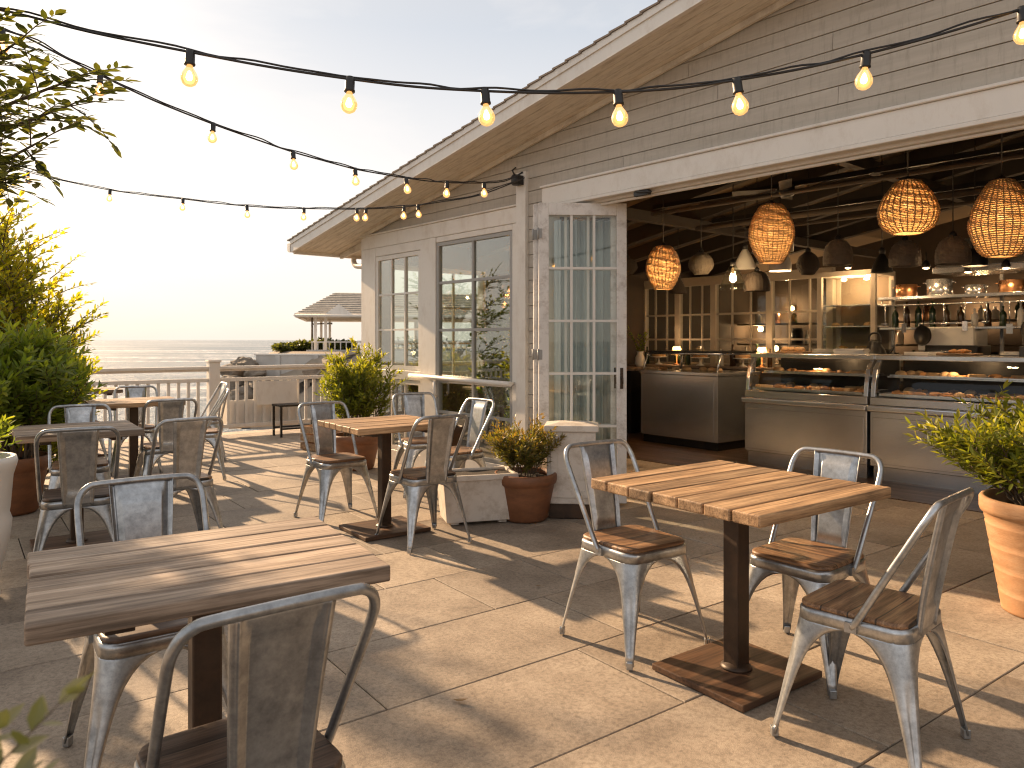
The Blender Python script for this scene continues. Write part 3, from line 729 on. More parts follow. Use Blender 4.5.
mb.prism([(SMIN,.022,2.55),(OPEN+.1,.022,2.55),(OPEN+.1,.022,0),(SMAX,.022,0),(SMAX,.022,sof(SMAX)),(4.5,.022,3.917),(SMIN,.022,sof(SMIN))], (0,.10,0)); 
mb.box(-.33,-.002,.022,.122,0,2.549)
mb.build('front_wall', M['inwall'], bld)
# side, back and right walls
mb = MB()
t0_ = .124
for (a, b) in ((.30,1.75),):
    mb.box(SMIN,SMIN+.12,t0_,a,0,2.56); mb.box(SMIN,SMIN+.12,a,b,0,.80); mb.box(SMIN,SMIN+.12,a,b,2.25,2.56); t0_ = b
mb.box(SMIN,SMIN+.12,t0_,TD,0,2.56)
mb.box(SMAX-.12,SMAX,.124,TD,0,2.58); mb.prism([(SMIN,TD,0),(SMAX,TD,0),(SMAX,TD,2.58),(4.5,TD,3.9),(SMIN,TD,2.56)], (0,.12,0))
mb.build('outer_wall', M['darkwall'], bld)
for (a, b) in ((.30,1.75),):
    f = MB(); x0, x1 = SMIN-.015, SMIN+.10
    f.box(x0,x1,a+.001,a+.05,.80,2.25); f.box(x0,x1,b-.05,b-.001,.80,2.25); f.box(x0,x1,a+.05,b-.05,2.2,2.249); f.box(x0,x1,a+.05,b-.05,.801,.86)
    for k in (1,2): c = a+(b-a)*k/3; f.box(SMIN+.02,SMIN+.05,c-.012,c+.012,.86,2.2)
    for k in (1,2): c = .86+1.34*k/3; f.box(SMIN+.022,SMIN+.048,a+.05,b-.05,c-.011,c+.011)
    w_ = f.build('window', M['white'], bld)
    p = MB(); p.box(SMIN+.033,SMIN+.037,a+.03,b-.03,.84,2.22); p.build('pane', M['glass_clear'], w_)
# roof: sloped slabs with fascia, soffit boards, shingles
OV, EL, ER = .514, -3.95, 12.95
def roof_quad(mb, s0, s1, t0, t1, dz0, dz1, tone=.5):
    P = []
    for dz in (dz0, dz1):
        P += [V((s0,t0,sof(s0)+dz)), V((s1,t0,sof(s1)+dz)), V((s1,t1,sof(s1)+dz)), V((s0,t1,sof(s0)+dz))]
    n = len(mb.v); mb.v += P
    for q in ((0,3,2,1),(4,5,6,7),(0,1,5,4),(1,2,6,5),(2,3,7,6),(3,0,4,7)): mb.face([n+i for i in q], tone)
mb = MB()      # soffit boards run along the rake
w = (OV-.03)/5
for i in range(5):
    for (a, b) in ((EL+.03, 4.5), (4.5, ER-.03)): roof_quad(mb, a, b, -OV+.024+i*w+.002, -OV+.024+(i+1)*w-.002, .0, .014, rg.random())
for i in range(7):
    roof_quad(mb, EL+.03+i*.11, EL+.03+i*.11+.106, .0, TD+.3, .0, .014, rg.random())
mb.build('soffit', M['soffit'], bld)
mb = MB()
for (a, b) in ((EL+.03, 4.5), (4.5, ER-.03)): roof_quad(mb, a, b, -OV+.022, TD+.35, .016, .07)
mb.build('roof_deck', M['beam'], bld)
mb = MB()
for (a, b) in ((EL, 4.5), (4.5, ER)):
    roof_quad(mb, a, b, -OV-.012, -OV+.02, -.012, .135); roof_quad(mb, a, b, -OV-.024, -OV-.0135, .085, .137)
roof_quad(mb, EL, EL+.028, -OV+.022, TD+.35, -.03, .10)
mb.build('fascia', M['white'], bld)
mb = MB()      # frieze board where soffit meets the wall
for (a, b) in ((SMIN, 4.5), (4.5, SMAX)): roof_quad(mb, a, b, -.05, -.026, -.045, -.002)
mb.build('frieze_trim', M['soffit'], bld)
mb = MB()
for (a, b, up) in ((EL-.04, 4.5, 1), (4.5, ER+.04, -1)):
    n = int(abs(b-a)/.14)
    for i in range(n):
        s0 = a+(b-a)*i/n; s1 = a+(b-a)*(i+1)/n
        k = 4 if a < 0 and i < n else 1
        t = -OV-.035
        while t < TD+.38:
            tw = rg.uniform(.16,.34) if t < .6 else 3.0
            t2 = min(t+tw, TD+.38); j = rg.uniform(-.006,.006)
            lowdz, highdz = (.148, .142) if up > 0 else (.142, .148)
            P = [V((s0-.02+j,t,sof(s0)+lowdz-.012)), V((s1,t,sof(s1)+highdz-.012)), V((s1,t2-.004,sof(s1)+highdz-.012)), V((s0-.02+j,t2-.004,sof(s0)+lowdz-.012)),
                 V((s0-.02+j,t,sof(s0)+lowdz+.004)), V((s1,t,sof(s1)+highdz)), V((s1,t2-.004,sof(s1)+highdz)), V((s0-.02+j,t2-.004,sof(s0)+lowdz+.004))]
            m0 = len(mb.v); mb.v += P; tn = rg.random()
            for q in ((0,3,2,1),(4,5,6,7),(0,1,5,4),(1,2,6,5),(2,3,7,6),(3,0,4,7)): mb.face([m0+x for x in q], tn)
            t = t2
mb.build('roof_shingles', M['shingle'], bld)
mb = MB()      # gutter along the eave + downspout elbow back to the wall
prof = [(-.055,.045),(-.055,-.035),(-.03,-.06),(.02,-.06),(.02,.045)]
n0 = len(mb.v); ze = sof(EL)+.055
for tt in (-OV-.02, TD+.35):
    for (a, b) in prof: mb.v.append(V((EL-.028+a, tt, ze+b)))
for i in range(4): mb.face((n0+i, n0+i+1, n0+5+i+1, n0+5+i))
mb.face([n0+i for i in range(5)]); mb.face([n0+5+i for i in range(5)][::-1])
mb.build('gutter', M['white'], bld, weld=True)
mb = MB(); mb.tube(smooth_path([(EL-.03,.35,ze-.06),(EL-.03,.35,ze-.13),(EL+.1,.35,ze-.19),(SMIN-.15,.35,ze-.22),(SMIN-.05,.35,ze-.28),(SMIN-.05,.35,ze-.5),(SMIN-.05,.35,.1)], 4), .035, 10)
mb.build('downspout', M['white'], bld)
for k in range(9):
    mb = MB(); t = .1+k*.62
    P = [(EL+.06,t,sof(EL+.06)-.002),(SMIN+.0,t,sof(SMIN)-.002),(SMIN+.0,t,sof(SMIN)-.10),(EL+.06,t,sof(EL+.06)-.06)]
    mb.prism(P, (0,.04,0)); mb.build('rafter_tail', M['soffit'], bld)
# trim of the window bay
mb = MB()
for (a, b, z0, z1, p) in ((SMIN-.02,-2.80,0,2.40,.030),(-1.88,-1.60,0,2.40,.034),(-.405,-.33,0,2.40,.028)): mb.box(a,b,-p,.02,z0,z1)
mb.box(SMIN-.02,-.33,-.032,.02,2.402,2.548); mb.box(SMIN-.03,-.33,-.05,.02,2.549,2.566)
mb.box(-2.798,-1.882,-.03,.02,.92,1.02); mb.box(-2.798,-1.882,-.028,.02,0,.14); mb.box(-1.598,-.407,-.028,.02,0,.20)
mb.box(-2.798,-1.882,-.028,.02,2.30,2.40)
mb.box(-1.598,-.407,-.026,.02,2.345,2.40)
mb.build('window_trim', M['white'], bld, bevel=.004, segs=1)
mb = MB(); mb.box(-.328,-.2,-.05,.02,0,2.84); mb.build('corner_post', M['white'], bld, bevel=.004)
# door header and jambs
mb = MB()
mb.box(-.0,OPEN+.14,-.04,.02,2.505,2.655); mb.box(-.01,OPEN+.15,-.058,.02,2.656,2.676); mb.box(-.0,OPEN+.14,-.052,.02,2.478,2.504)
mb.box(0,OPEN,.022,.16,2.46,2.545); mb.box(0,OPEN,.05,.075,2.44,2.459)
mb.build('door_header', M['white'], bld, bevel=.004, segs=1)
mb = MB(); mb.box(.0,.06,-.035,.12,0,2.457); mb.box(OPEN-.0,OPEN+.14,-.035,.02,0,2.476); mb.build('door_jamb', M['white'], bld, bevel=.004)
mb = MB(); mb.box(1.02,1.16,-.035,.0,2.44,2.475); mb.tube([(1.05,-.05,2.47),(1.2,-.05,2.45)], .008, 6); mb.build('track_bracket', M['black'], bld)
# windows
def window(s0, s1, z0, z1, cols, rows, fr, bar, mat, zc=None, y=-.004):
    f = MB()
    f.box(s0,s0+fr,y-.018,y+.03,z0,z1); f.box(s1-fr,s1,y-.018,y+.03,z0,z1); f.box(s0+fr,s1-fr,y-.018,y+.03,z1-fr,z1); f.box(s0+fr,s1-fr,y-.018,y+.03,z0,z0+fr)
    for i in range(1, cols):
        c = s0+fr+(s1-s0-2*fr)*i/cols; f.box(c-bar/2,c+bar/2,y-.012,y+.024,z0+fr,z1-fr)
    for z in (zc if zc is not None else [z0+fr+(z1-z0-2*fr)*i/rows for i in range(1, rows)]):
        f.box(s0+fr,s1-fr,y-.0105,y+.0225,z-bar*.45,z+bar*.45)
    w = f.build('window', mat, bld)
    p = MB(); p.box(s0+fr*.5,s1-fr*.5,y+.004,y+.008,z0+fr*.5,z1-fr*.5); p.build('pane', M['glass'], w)
window(-2.795,-1.885,1.025,2.295,3,3,.045,.022,M['white'])
window(-2.795,-1.885,.145,.915,3,1,.045,.022,M['white'])
window(-1.595,-.41,.205,2.34,2,1,.035,.030,M['frame_grey'], zc=[.62,.93,1.45,1.93])
mb = MB()      # guard rail in front of the tall window
mb.tube([(-2.0,-.085,.975),(-.36,-.085,.955)], .023, 12)
for s in (-1.74,-.38): mb.tube([(s,-.085,.962),(s,-.02,.962)], .014, 8)
mb.tube([(-1.55,-.085,.93),(-1.55,-.085,.80),(-1.55,-.05,.78)], .012, 8)
mb.build('guard_rail', M['white_clean'], bld)
mb = MB(); mb.box(-.30,-.22,-.095,-.052,2.72,2.80); mb.lathe([(.03,-.045),(.042,-.03),(.042,.03),(.03,.045)], 14, c=(-.26,-.11,2.76)); mb.tube([(-.26,-.12,2.80),(-.26,-.15,2.84),(-.26,-.11,2.87)], .008, 6)
mb.build('wire_bracket', M['black'], bld)
# ceiling and beams
mb = MB()
for (a, b) in ((SMIN+.13, 4.5), (4.5, SMAX-.13)): roof_quad(mb, a, b, .13, TD-.01, -.06, -.03)
mb.build('ceiling', M['ceiling'], bld)
for k, t in enumerate((.75, 1.5, 2.3, 3.1, 3.9, 4.7, 5.5, 6.3)):
    mb = MB()
    for (a, b) in ((SMIN+.14, 4.5), (4.5, SMAX-.14)): roof_quad(mb, a, b, t-.055, t+.055, -.24, -.062)
    mb.build('beam', M['beam'], bld)
for s in (-.6, 1.4, 3.4, 5.4):
    mb = MB(); mb.box(s-.05,s+.05,.14,TD-.02,sof(s)-.36,sof(s)-.25); mb.build('cross_beam', M['beam'], bld)
mb = MB()
for (t, z, r) in ((1.95,2.70,.022),(2.75,2.62,.03),(3.55,2.66,.02)): mb.tube([(-.4,t,z),(8,t,z)], r, 10)
mb.build('ceiling_pipe', M['darkwall'], bld)
mb = MB(); mb.tube([(.3,3.55,2.63),(.3,3.55,2.36)], .04, 12); mb.build('ceiling_tube', M['cream'], bld)
mb = MB()
for (t, z) in ((1.2,2.80),(2.1,2.78),(3.2,2.74)): mb.box(-.5,8,t-.018,t+.018,z,z+.045)
mb.build('ceiling_conduit', M['dark_steel'], bld)
fl = MB()
n = 0; t = 2.15
while t < TD-.13:
    s = SMIN+.13-rg.random()
    while s < SMAX-.13:
        e = s+rg.uniform(.9,1.5); a = max(s, SMIN+.13); b = min(e, SMAX-.13)
        fl.box(a+.001,b-.001,t+.001,t+.119,-.01,.008, tone=rg.random()); s = e
    t += .12
o = fl.build('interior_floor', M['infloor'], None, loc=BO, rotz=BROT); tag(o, kind='structure')
# ---------------------------------------------------------------- folded glass doors
def door_panel(p0, p1, h, label, thick=.042):
    d = V(p1)-V(p0); ln = d.length; rz = math.atan2(d.y, d.x)
    t = empty('folding_door', (p0[0], p0[1], .004), rz, label, 'glass door', 'folding glass door panels')
    f = MB(); st = .082
    f.box(0,st,-thick/2,thick/2,.02,h); f.box(ln-st,ln,-thick/2,thick/2,.02,h)
    f.box(st,ln-st,-thick/2,thick/2,h-.10,h); f.box(st,ln-st,-thick/2,thick/2,.02,.22)
    f.build('door_frame', M['white_worn'], t, bevel=.004)
    f = MB(); nx, nz = 3, 5
    for i in range(1, nx):
        c = st+(ln-2*st)*i/nx; f.box(c-.010,c+.010,-.014,.014,.22,h-.10)
    for i in range(1, nz):
        c = .22+(h-.32)*i/nz; f.box(st,ln-st,-.0125,.0125,c-.0095,c+.0095)
    f.build('glazing_bars', M['white_clean'], t)
    f = MB(); f.box(st-.01,ln-st+.01,-.002,.002,.215,h-.095); f.build('pane', M['glass_clear'], t)
    f = MB()
    for z in (.32,h*.5,h-.25):
        f.tube([(-.006,-thick/2-.004,z-.045),(-.006,-thick/2-.004,z+.045)], .008, 8); f.box(0,.028,-thick/2-.003,-thick/2,z-.04,z+.04)
    f.build('hinge', M['frame_grey'], t)
    f = MB(); f.box(ln-.055,ln-.03,-thick/2-.006,-thick/2,.95,1.12); f.tube([(ln-.043,-thick/2-.006,1.04),(ln-.043,-thick/2-.04,1.04),(ln-.043,-thick/2-.045,.99)], .007, 8)
    f.build('handle', M['post'], t)
door_panel((.215,6.13), (.93,6.17), 2.455, 'folded back white glass door with scuffed paint, front panel facing us')
door_panel((.175,6.20), (.89,6.24), 2.455, 'second white glass door folded flat behind the front panel')
def curtain():
    mb = MB(); rows = []
    for z in (.06, .6, 1.2, 1.8, 2.36):
        row = []
        for i in range(61):
            u = i/60; row.append(V((u*.50, .032*math.sin(u*44+z*.5)+.016*math.sin(u*97+1), z)))
        rows.append(row)
    mb.grid(rows)
    o = mb.build('curtain', M['curtain'], None, solid=.002, loc=(.36,6.42,.004), rotz=.06)
    tag(o, 'pale blue grey curtain gathered behind the folded glass doors', 'curtain')
curtain()
# ---------------------------------------------------------------- inside the restaurant
def inn(name, s, t, z, label, cat, group=None, rot=0): return empty(name, BW(s, t, z), BROT+rot, label, cat, group)
LAMP_K = 4.2
M['striplamp'] = m_emit('case_strip_lamp', (1.0,.68,.38), 5)
def point_light(parent, e, r=.03, c=(1.0,.64,.33), z=0):
    ld = bpy.data.lights.new('lamp_or_fill_light', 'POINT'); ld.energy = e; ld.color = c; ld.shadow_soft_size = r
    o = bpy.data.objects.new('lamp_or_fill_light', ld); col.objects.link(o); o.parent = parent; o.location = (0,0,z); ld.energy = e*LAMP_K; return o
# display cases: local x along the front, y into the room
def display_case(s, t, label):
    W = 1.36; r = inn('display_case', s, t, .008, label, 'display case', 'steel pastry display cases')
    mb = MB(); mb.box(.012,W-.012,.03,.80,.13,.655); mb.build('cabinet', M['steel'], r, bevel=.006)
    mb = MB(); mb.box(.04,W-.04,.022,.0285,.16,.60); mb.build('front_panel', M['steel'], r, bevel=.003)
    mb = MB(); mb.box(.03,W-.03,.07,.78,0,.128); mb.build('kick_plate', M['steel'], r)
    mb = MB(); mb.box(0,W,-.028,.82,.657,.715); mb.build('ledge', M['steel'], r, bevel=.014, segs=3)
    mb = MB(); mb.box(.01,W-.01,.03,.80,.717,.79); mb.build('upper_rail', M['steel'], r, bevel=.005)
    for x in (.012, W-.052):
        mb = MB(); P = [(x,.045,.792),(x,.085,.792),(x,.135,1.0),(x,.20,1.12),(x,.24,1.148),(x,.19,1.148),(x,.10,1.06),(x,.062,.93)]
        mb.prism(P, (.04,0,0)); mb.build('end_post', M['steel'], r, bevel=.003)
    g = MB(); rows = []
    for (y, z) in ((.053,.793),(.072,.93),(.108,1.05),(.165,1.12),(.20,1.146)): rows.append([V((.054,y,z)), V((W-.054,y,z))])
    g.grid(rows); g.build('front_glass', M['glass_clear'], r)
    mb = MB(); mb.box(0,W,.165,.80,1.149,1.195); mb.build('top_slab', M['steel'], r, bevel=.006)
    mb = MB(); mb.box(.06,W-.06,.11,.76,.80,.812); mb.box(.06,W-.06,.30,.76,.975,.985)
    mb.build('shelf', M['steel'], r)
    mb = MB(); mb.box(.02,W-.02,.77,.795,.80,1.148); mb.build('rear_door', M['dark_steel'], r)
    pl = point_light(r, .42, .04); pl.location = (W/2,.34,1.11)  # fill light without a fitting, added to brighten the pastries
    return r
display_case(.12, 2.86, 'curved glass steel display case at the left end of the counter')
display_case(1.485, 2.86, 'curved glass steel display case in the middle, behind the right square table')
display_case(2.85, 2.86, 'curved glass steel display case at the right end, behind the terracotta pot')
def island(s, t):
    W, D = 1.24, .84
    r = inn('island_counter', s, t, .008, 'square steel island counter with a glass sneeze guard, beside the folded door', 'counter', rot=math.radians(-3))
    mb = MB(); mb.box(0,W,0,D,.10,.90); mb.build('cabinet', M['steel'], r, bevel=.005)
    mb = MB(); mb.box(.025,W-.06,-.006,-.0005,.13,.86); mb.build('front_panel', M['steel'], r, bevel=.002)
    mb = MB(); mb.box(.02,W-.02,.03,D-.03,0,.098); mb.build('kick_plate', M['dark_steel'], r)
    mb = MB(); mb.box(-.012,W+.012,-.015,D+.012,.902,.945); mb.build('worktop', M['steel'], r, bevel=.005)
    mb = MB()
    for x in (.03, W-.03):
        mb.tube([(x,.02,.946),(x,.10,1.17)], .013, 8); mb.tube([(x,D-.05,.946),(x,D-.05,1.17)], .013, 8); mb.tube([(x,.10,1.17),(x,D-.05,1.17)], .013, 8)
    mb.tube([(.03,.10,1.17),(W-.03,.10,1.17)], .015, 8); mb.tube([(.03,D-.05,1.17),(W-.03,D-.05,1.17)], .013, 8)
    mb.build('guard_frame', M['steel'], r)
    g = MB(); g.quad((.04,.024,.95),(W-.04,.024,.95),(W-.04,.099,1.165),(.04,.099,1.165)); g.build('guard_glass', M['glass_clear'], r)
    mb = MB(); mb.box(.0,W,.09,D-.03,1.184,1.20); mb.build('top_shelf', M['dark_steel'], r)
island(-1.74, 3.38)
# trays and pastries
TRAY = {}
def tray(s, t, z, label, w=.20, d=.13, rot=0):
    if 'p' not in TRAY:
        mb = MB(); mb.box(-w,w,-d,d,0,.004); mb.box(-w,-w+.008,-d,d,.004,.016); mb.box(w-.008,w,-d,d,.004,.016); mb.box(-w+.008,w-.008,-d,-d+.008,.004,.016); mb.box(-w+.008,w-.008,d-.008,d,.004,.016)
        mb.box(-w+.012,w-.012,-d+.012,d-.012,.0042,.0046, mat=1); TRAY['p'] = mb.build('tray', [M['steel'], M['paper']]); o = TRAY['p']
    else: o = TRAY['p'].copy(); col.objects.link(o)
    o.location = BW(s, t, z); o.rotation_euler = (0,0,BROT+rot); return tag(o, label, 'tray', 'serving trays in the display cases')
PAS = []
def pastry_kinds():
    mb = MB()                                    # croissant
    pts = [V((.055*math.cos(a), .055*math.sin(a)-.02, .018)) for a in [math.radians(20+14*i) for i in range(11)]]
    mb.tube(pts, [.006,.012,.015,.020,.019,.024,.019,.020,.015,.012,.006], 10); PAS.append((mb, M['pastry'], 'croissant'))
    mb = MB(); mb.lathe([(.001,0),(.042,0),(.052,.012),(.05,.026),(.034,.043),(.012,.05),(.001,.05)], 16); PAS.append((mb, M['bread'], 'bread_roll'))
    mb = MB(); mb.lathe([(.001,0),(.05,0),(.056,.012),(.05,.02),(.042,.015),(.001,.017)], 16); PAS.append((mb, M['pastry'], 'tart'))
    mb = MB(); mb.box(-.07,.07,-.03,.03,0,.035); PAS.append((mb, M['bread'], 'sandwich'))
pastry_kinds(); PM = {}
def pastry(k, s, t, z, where, rot):
    mb, mat, nm = PAS[k]
    if k not in PM: PM[k] = o = mb.build(nm, mat, bevel=(.008 if nm == 'sandwich' else 0))
    else: o = PM[k].copy(); col.objects.link(o)
    o.location = BW(s, t, z); o.rotation_euler = (0,0,rot)
    kind = {'croissant':'brown croissant','bread_roll':'round pale bread roll','tart':'small brown tart','sandwich':'pale oblong sandwich'}[nm]
    tag(o, kind + ' ' + where, nm.replace('_',' '), nm.replace('_',' ') + 's ' + where)
rp = random.Random(5)
for ci, (s0, wh) in enumerate(((.12,'behind the glass of the left display case'),(1.485,'behind the glass of the middle display case'))):
    for row, (t, z) in enumerate(((3.06,.822),(3.30,.995),(3.45,.822))):
        for i in range(3):
            s = s0+.28+i*.40
            lab = ('left','middle','right')[i] + ' tray of the ' + ('front lower','upper','rear lower')[row] + ' row in the ' + ('left','middle')[ci] + ' display case'
            tray(s, t, z, lab)
            for j in range(5 if row < 2 else 3):
                pastry(rp.choice([0,0,1,2,3]), s-.14+.07*j, t+rp.uniform(-.07,.07), z+.0048, wh, rp.uniform(0,6))
for i in range(7): pastry(rp.choice([0,0,1,3]), -1.55+.14*i, 3.62+rp.uniform(-.06,.1), .954, 'under the glass guard of the island counter', rp.uniform(0,6))
# pendant lamps
def wicker_shade(prof, nring, nrib, mat_i=0, ribr=.0034):
    mb = MB()
    def rad(z):
        for (r0, z0), (r1, z1) in zip(prof[:-1], prof[1:]):
            if z0 <= z <= z1: return r0+(r1-r0)*(z-z0)/(z1-z0+1e-9)
        return prof[-1][0]
    sm = [V((r,0,z)) for r, z in prof]; sm = smooth_path(sm, 8); P = [(v.x, v.z) for v in sm]
    z0, z1 = P[0][1], P[-1][1]
    for i in range(nring):
        z = z0+(z1-z0)*i/(nring-1)
        r = min(((abs(p[1]-z), p[0]) for p in P))[1]
        pts = []
        nn = nrib*2
        for k in range(nn):
            a = 2*math.pi*k/nn; w = .0035*(1 if (k+i) % 2 else -1)
            pts.append(V(((r+w)*math.cos(a), (r+w)*math.sin(a), z+.002*math.sin(a*3+i))))
        mb.tube(pts, (z1-z0)/nring*.40, 5, closed=True)
    for k in range(nrib):
        a = 2*math.pi*k/nrib
        mb.tube([V((r*math.cos(a), r*math.sin(a), z)) for r, z in P[::2]], ribr, 5)
    return mb
def lamp_base(s, t, z, ztop, label, group, bulbz, lit=True, e=6, mat=None):
    r = inn('pendant_lamp', s, t, z, label, 'pendant lamp', group)
    mb = MB(); mb.tube([(0,0,ztop),(0,0,sof(s)-z-.065)], .0045, 6); mb.lathe([(.028,ztop-.045),(.028,ztop),(.012,ztop+.02)], 12); mb.build('cord', M['cable'], r)
    if lit:
        mb = MB(); mb.lathe([(.001,bulbz-.045),(.02,bulbz-.036),(.03,bulbz-.008),(.024,bulbz+.02),(.012,bulbz+.045),(.001,bulbz+.046)], 14); mb.build('bulb', M['lampbulb'], r)
        point_light(r, e, .05, z=bulbz-.055)
    return r
GL = 'lit woven rattan pendant lamps'
def rattan(s, t, zc, w, h, form, label, e=1.15):
    w /= 2; h /= 2
    if form == 'egg': pf = [(w*.50,-h),(w*.72,-h*.72),(w*.96,-h*.22),(w*.98,.12*h),(w*.82,.55*h),(w*.55,.92*h),(w*.40,h)]
    elif form == 'squat': pf = [(w*.52,-h),(w*.86,-h*.72),(w*1.0,-h*.25),(w*.94,.1*h),(w*.76,.5*h),(w*.52,.85*h),(w*.40,h)]
    else: pf = [(w*.45,-h),(w*.72,-h*.82),(w*.98,-h*.30),(w*.97,.0*h),(w*.78,.45*h),(w*.50,.85*h),(w*.36,h)]
    r = lamp_base(s, t, zc, h+.02, label, GL, .03, True, e)
    wicker_shade(pf, 38, 26, ribr=.0048).build('shade', M['wicker'], r)
    mb = MB(); mb.lathe([(v.x-.008, v.z) for v in smooth_path([V((a,0,b)) for a, b in pf], 5)], 26, cap0=False, cap1=False); mb.build('lining', M['wicker_lining'], r)  # liner shell added so the bulb's glow spreads behind the weave
rattan(.10,1.5,2.06,.33,.42,'egg','lit rattan pendant lamp nearest the folded door, smallest of the glowing four')
rattan(1.27,1.5,2.27,.375,.50,'egg','lit egg shaped rattan pendant lamp, second from the folded door')
rattan(2.40,1.5,2.35,.415,.39,'squat','lit squat round rattan pendant lamp, hung higher than its neighbours')
rattan(3.02,1.5,2.19,.40,.52,'drop','lit drop shaped rattan pendant lamp at the right edge of the opening')
rattan(4.3,1.5,2.25,.38,.46,'egg','lit rattan pendant lamp beyond the right edge of the picture')
GU = 'unlit pendant lamps over the display counter'
def bell(s, t, zc, w, h, mat, label, lit=False, form='dome', e=2.5):
    r = lamp_base(s, t, zc, h*.5+.02, label, GU, -.02, lit, e)
    w /= 2; a = h/2; mb = MB()
    if form == 'dome': p = [(w*.97,-a),(w*1.0,-a*.8),(w*.98,-a*.2),(w*.85,.35*a),(w*.55,.8*a),(w*.12,a)]
    elif form == 'cone': p = [(w*1.0,-a),(w*.98,-a*.9),(w*.72,-.1*a),(w*.40,.5*a),(w*.22,.8*a),(w*.18,a)]
    else: p = [(w*.55,-a),(w*.95,-a*.45),(w*1.0,0),(w*.8,.5*a),(w*.4,.85*a),(w*.15,a)]
    sm = [(v.x, v.z) for v in smooth_path([V((x,0,z)) for x, z in p], 5)]
    if mat in ('grey_wicker','dark_wicker'):
        wicker_shade(p, 22, 22).build('shade', M[mat], r)
    mb.lathe([(q[0]-.004, q[1]) for q in sm] if mat in ('grey_wicker','dark_wicker') else sm, 26, cap0=False, cap1=False)
    if mat in ('grey_wicker','dark_wicker'): mb.build('lining', M[mat], r)
    else: mb.build('shade', M[mat], r, solid=.003)
    return r
def room_pt(px, py, t):          # where the line of sight to a measured picture point meets the vertical plane t in the house
    k = (px-CX)/F_PX
    s = (k*(BO.y+.652*t) - BO.x - .758*t)/(.652+.758*k)
    Z = BO.y-.758*s+.652*t
    return s, CAMH+(HY-py)*Z/F_PX
for (px, py, t, w, h, mat, label, lit, form) in (
    (733,276,2.3,.27,.27,'glass_clear','clear glass bell pendant with a glowing bulb, left of the egg shaped rattan lamp',True,'cone'),
    (701,263,2.5,.26,.24,'grey_wicker','grey woven pendant lamp between the two leftmost glowing rattan lamps',False,'round'),
    (838,252,2.3,.25,.23,'grey_wicker','grey woven dome pendant lamp between the egg shaped and the squat rattan lamps',False,'dome'),
    (808,263,2.5,.20,.22,'dark_wicker','small dark round pendant lamp right of the egg shaped rattan lamp',False,'round'),
    (905,253,2.5,.25,.23,'grey_wicker','grey woven dome pendant lamp right below the squat rattan lamp',False,'dome'),
    (953,250,2.2,.25,.22,'grey_wicker','grey woven dome pendant lamp left of the drop shaped rattan lamp',False,'dome'),
    (757,281,2.7,.26,.21,'dark_wicker','dark woven bell pendant lamp below the egg shaped rattan lamp',False,'dome'),
    (627,266,2.6,.24,.20,'dark_wicker','dark pendant lamp half hidden by the folded door',False,'round'),
    (678,285,3.0,.20,.20,'dark_wicker','little dark pendant lamp beside the leftmost rattan lamp',False,'cone'),
    (745,258,3.0,.24,.24,'ceramic','white cone pendant lamp behind the egg shaped rattan lamp',False,'cone'),
    (780,262,3.2,.24,.20,'ceramic','white glowing pendant lamp low behind the egg shaped rattan lamp',True,'dome'),
    (882,262,3.0,.20,.20,'dark_steel','black metal pendant lamp in front of the hood, left of the squat rattan lamp',False,'cone'),
    (975,257,2.9,.2,.16,'dark_steel','black metal pendant lamp with glowing bulb behind the drop shaped rattan lamp',True,'dome')):
    s, z = room_pt(px, py, t); bell(s, t, z, w, h, mat, label, lit, form, 3)
# ceiling fan
s, z = room_pt(786, 190, 2.0)
r = inn('ceiling_fan', s, 2.0, z, 'dark ceiling fan just under the door header, above the egg shaped rattan lamp', 'ceiling fan')
mb = MB(); mb.lathe([(.02,-.07),(.07,-.05),(.085,0),(.07,.04),(.02,.06)], 16); mb.tube([(0,0,.05),(0,0,sof(s)-z-.065)], .012, 8); mb.build('motor', M['black'], r)
for k in range(4):
    mb = MB(); Mx = Matrix.Rotation(math.pi/2*k+.5, 4, 'Z') @ Matrix.Rotation(.2, 4, 'X'); mb.box(.09,.48,-.055,.055,-.004,.004, M=Mx); mb.build('blade', M['beam'], r, bevel=.002)
# glazed partition behind the counters
part = inn('glazed_partition', -3.0, 5.0, .008, 'white framed glass partition at the back, left of the kitchen', 'partition')
PW, PH = 3.1, 2.15
mb = MB()
for x in (0,.66,1.30,2.2,3.06): mb.box(x-.045,x+.045,-.045,.045,0,PH)
mb.box(-.045,PW,-.04,.04,PH+.001,PH+.13); mb.build('post', M['cream'], part, bevel=.004)
mb = MB()
for a, b in ((0,.66),(.66,1.30),(1.30,2.2),(2.2,3.06)):
    for z in (.99,1.35,1.72): mb.box(a+.046,b-.046,-.016,.016,z-.014,z+.014)
    for k in (1,2): c = a+(b-a)*k/3; mb.box(c-.011,c+.011,-.0145,.0145,1.005,PH)
mb.build('glazing_bars', M['cream'], part)
mb = MB()
for a, b in ((0,.66),(.66,1.30),(1.30,2.2),(2.2,3.06)): mb.box(a+.046,b-.046,-.02,.02,0,.975)
mb.build('lower_panel', M['inwall'], part)
mb = MB(); mb.box(.03,PW-.06,-.003,.003,1.0,PH); mb.build('pane', M['glass_clear'], part)
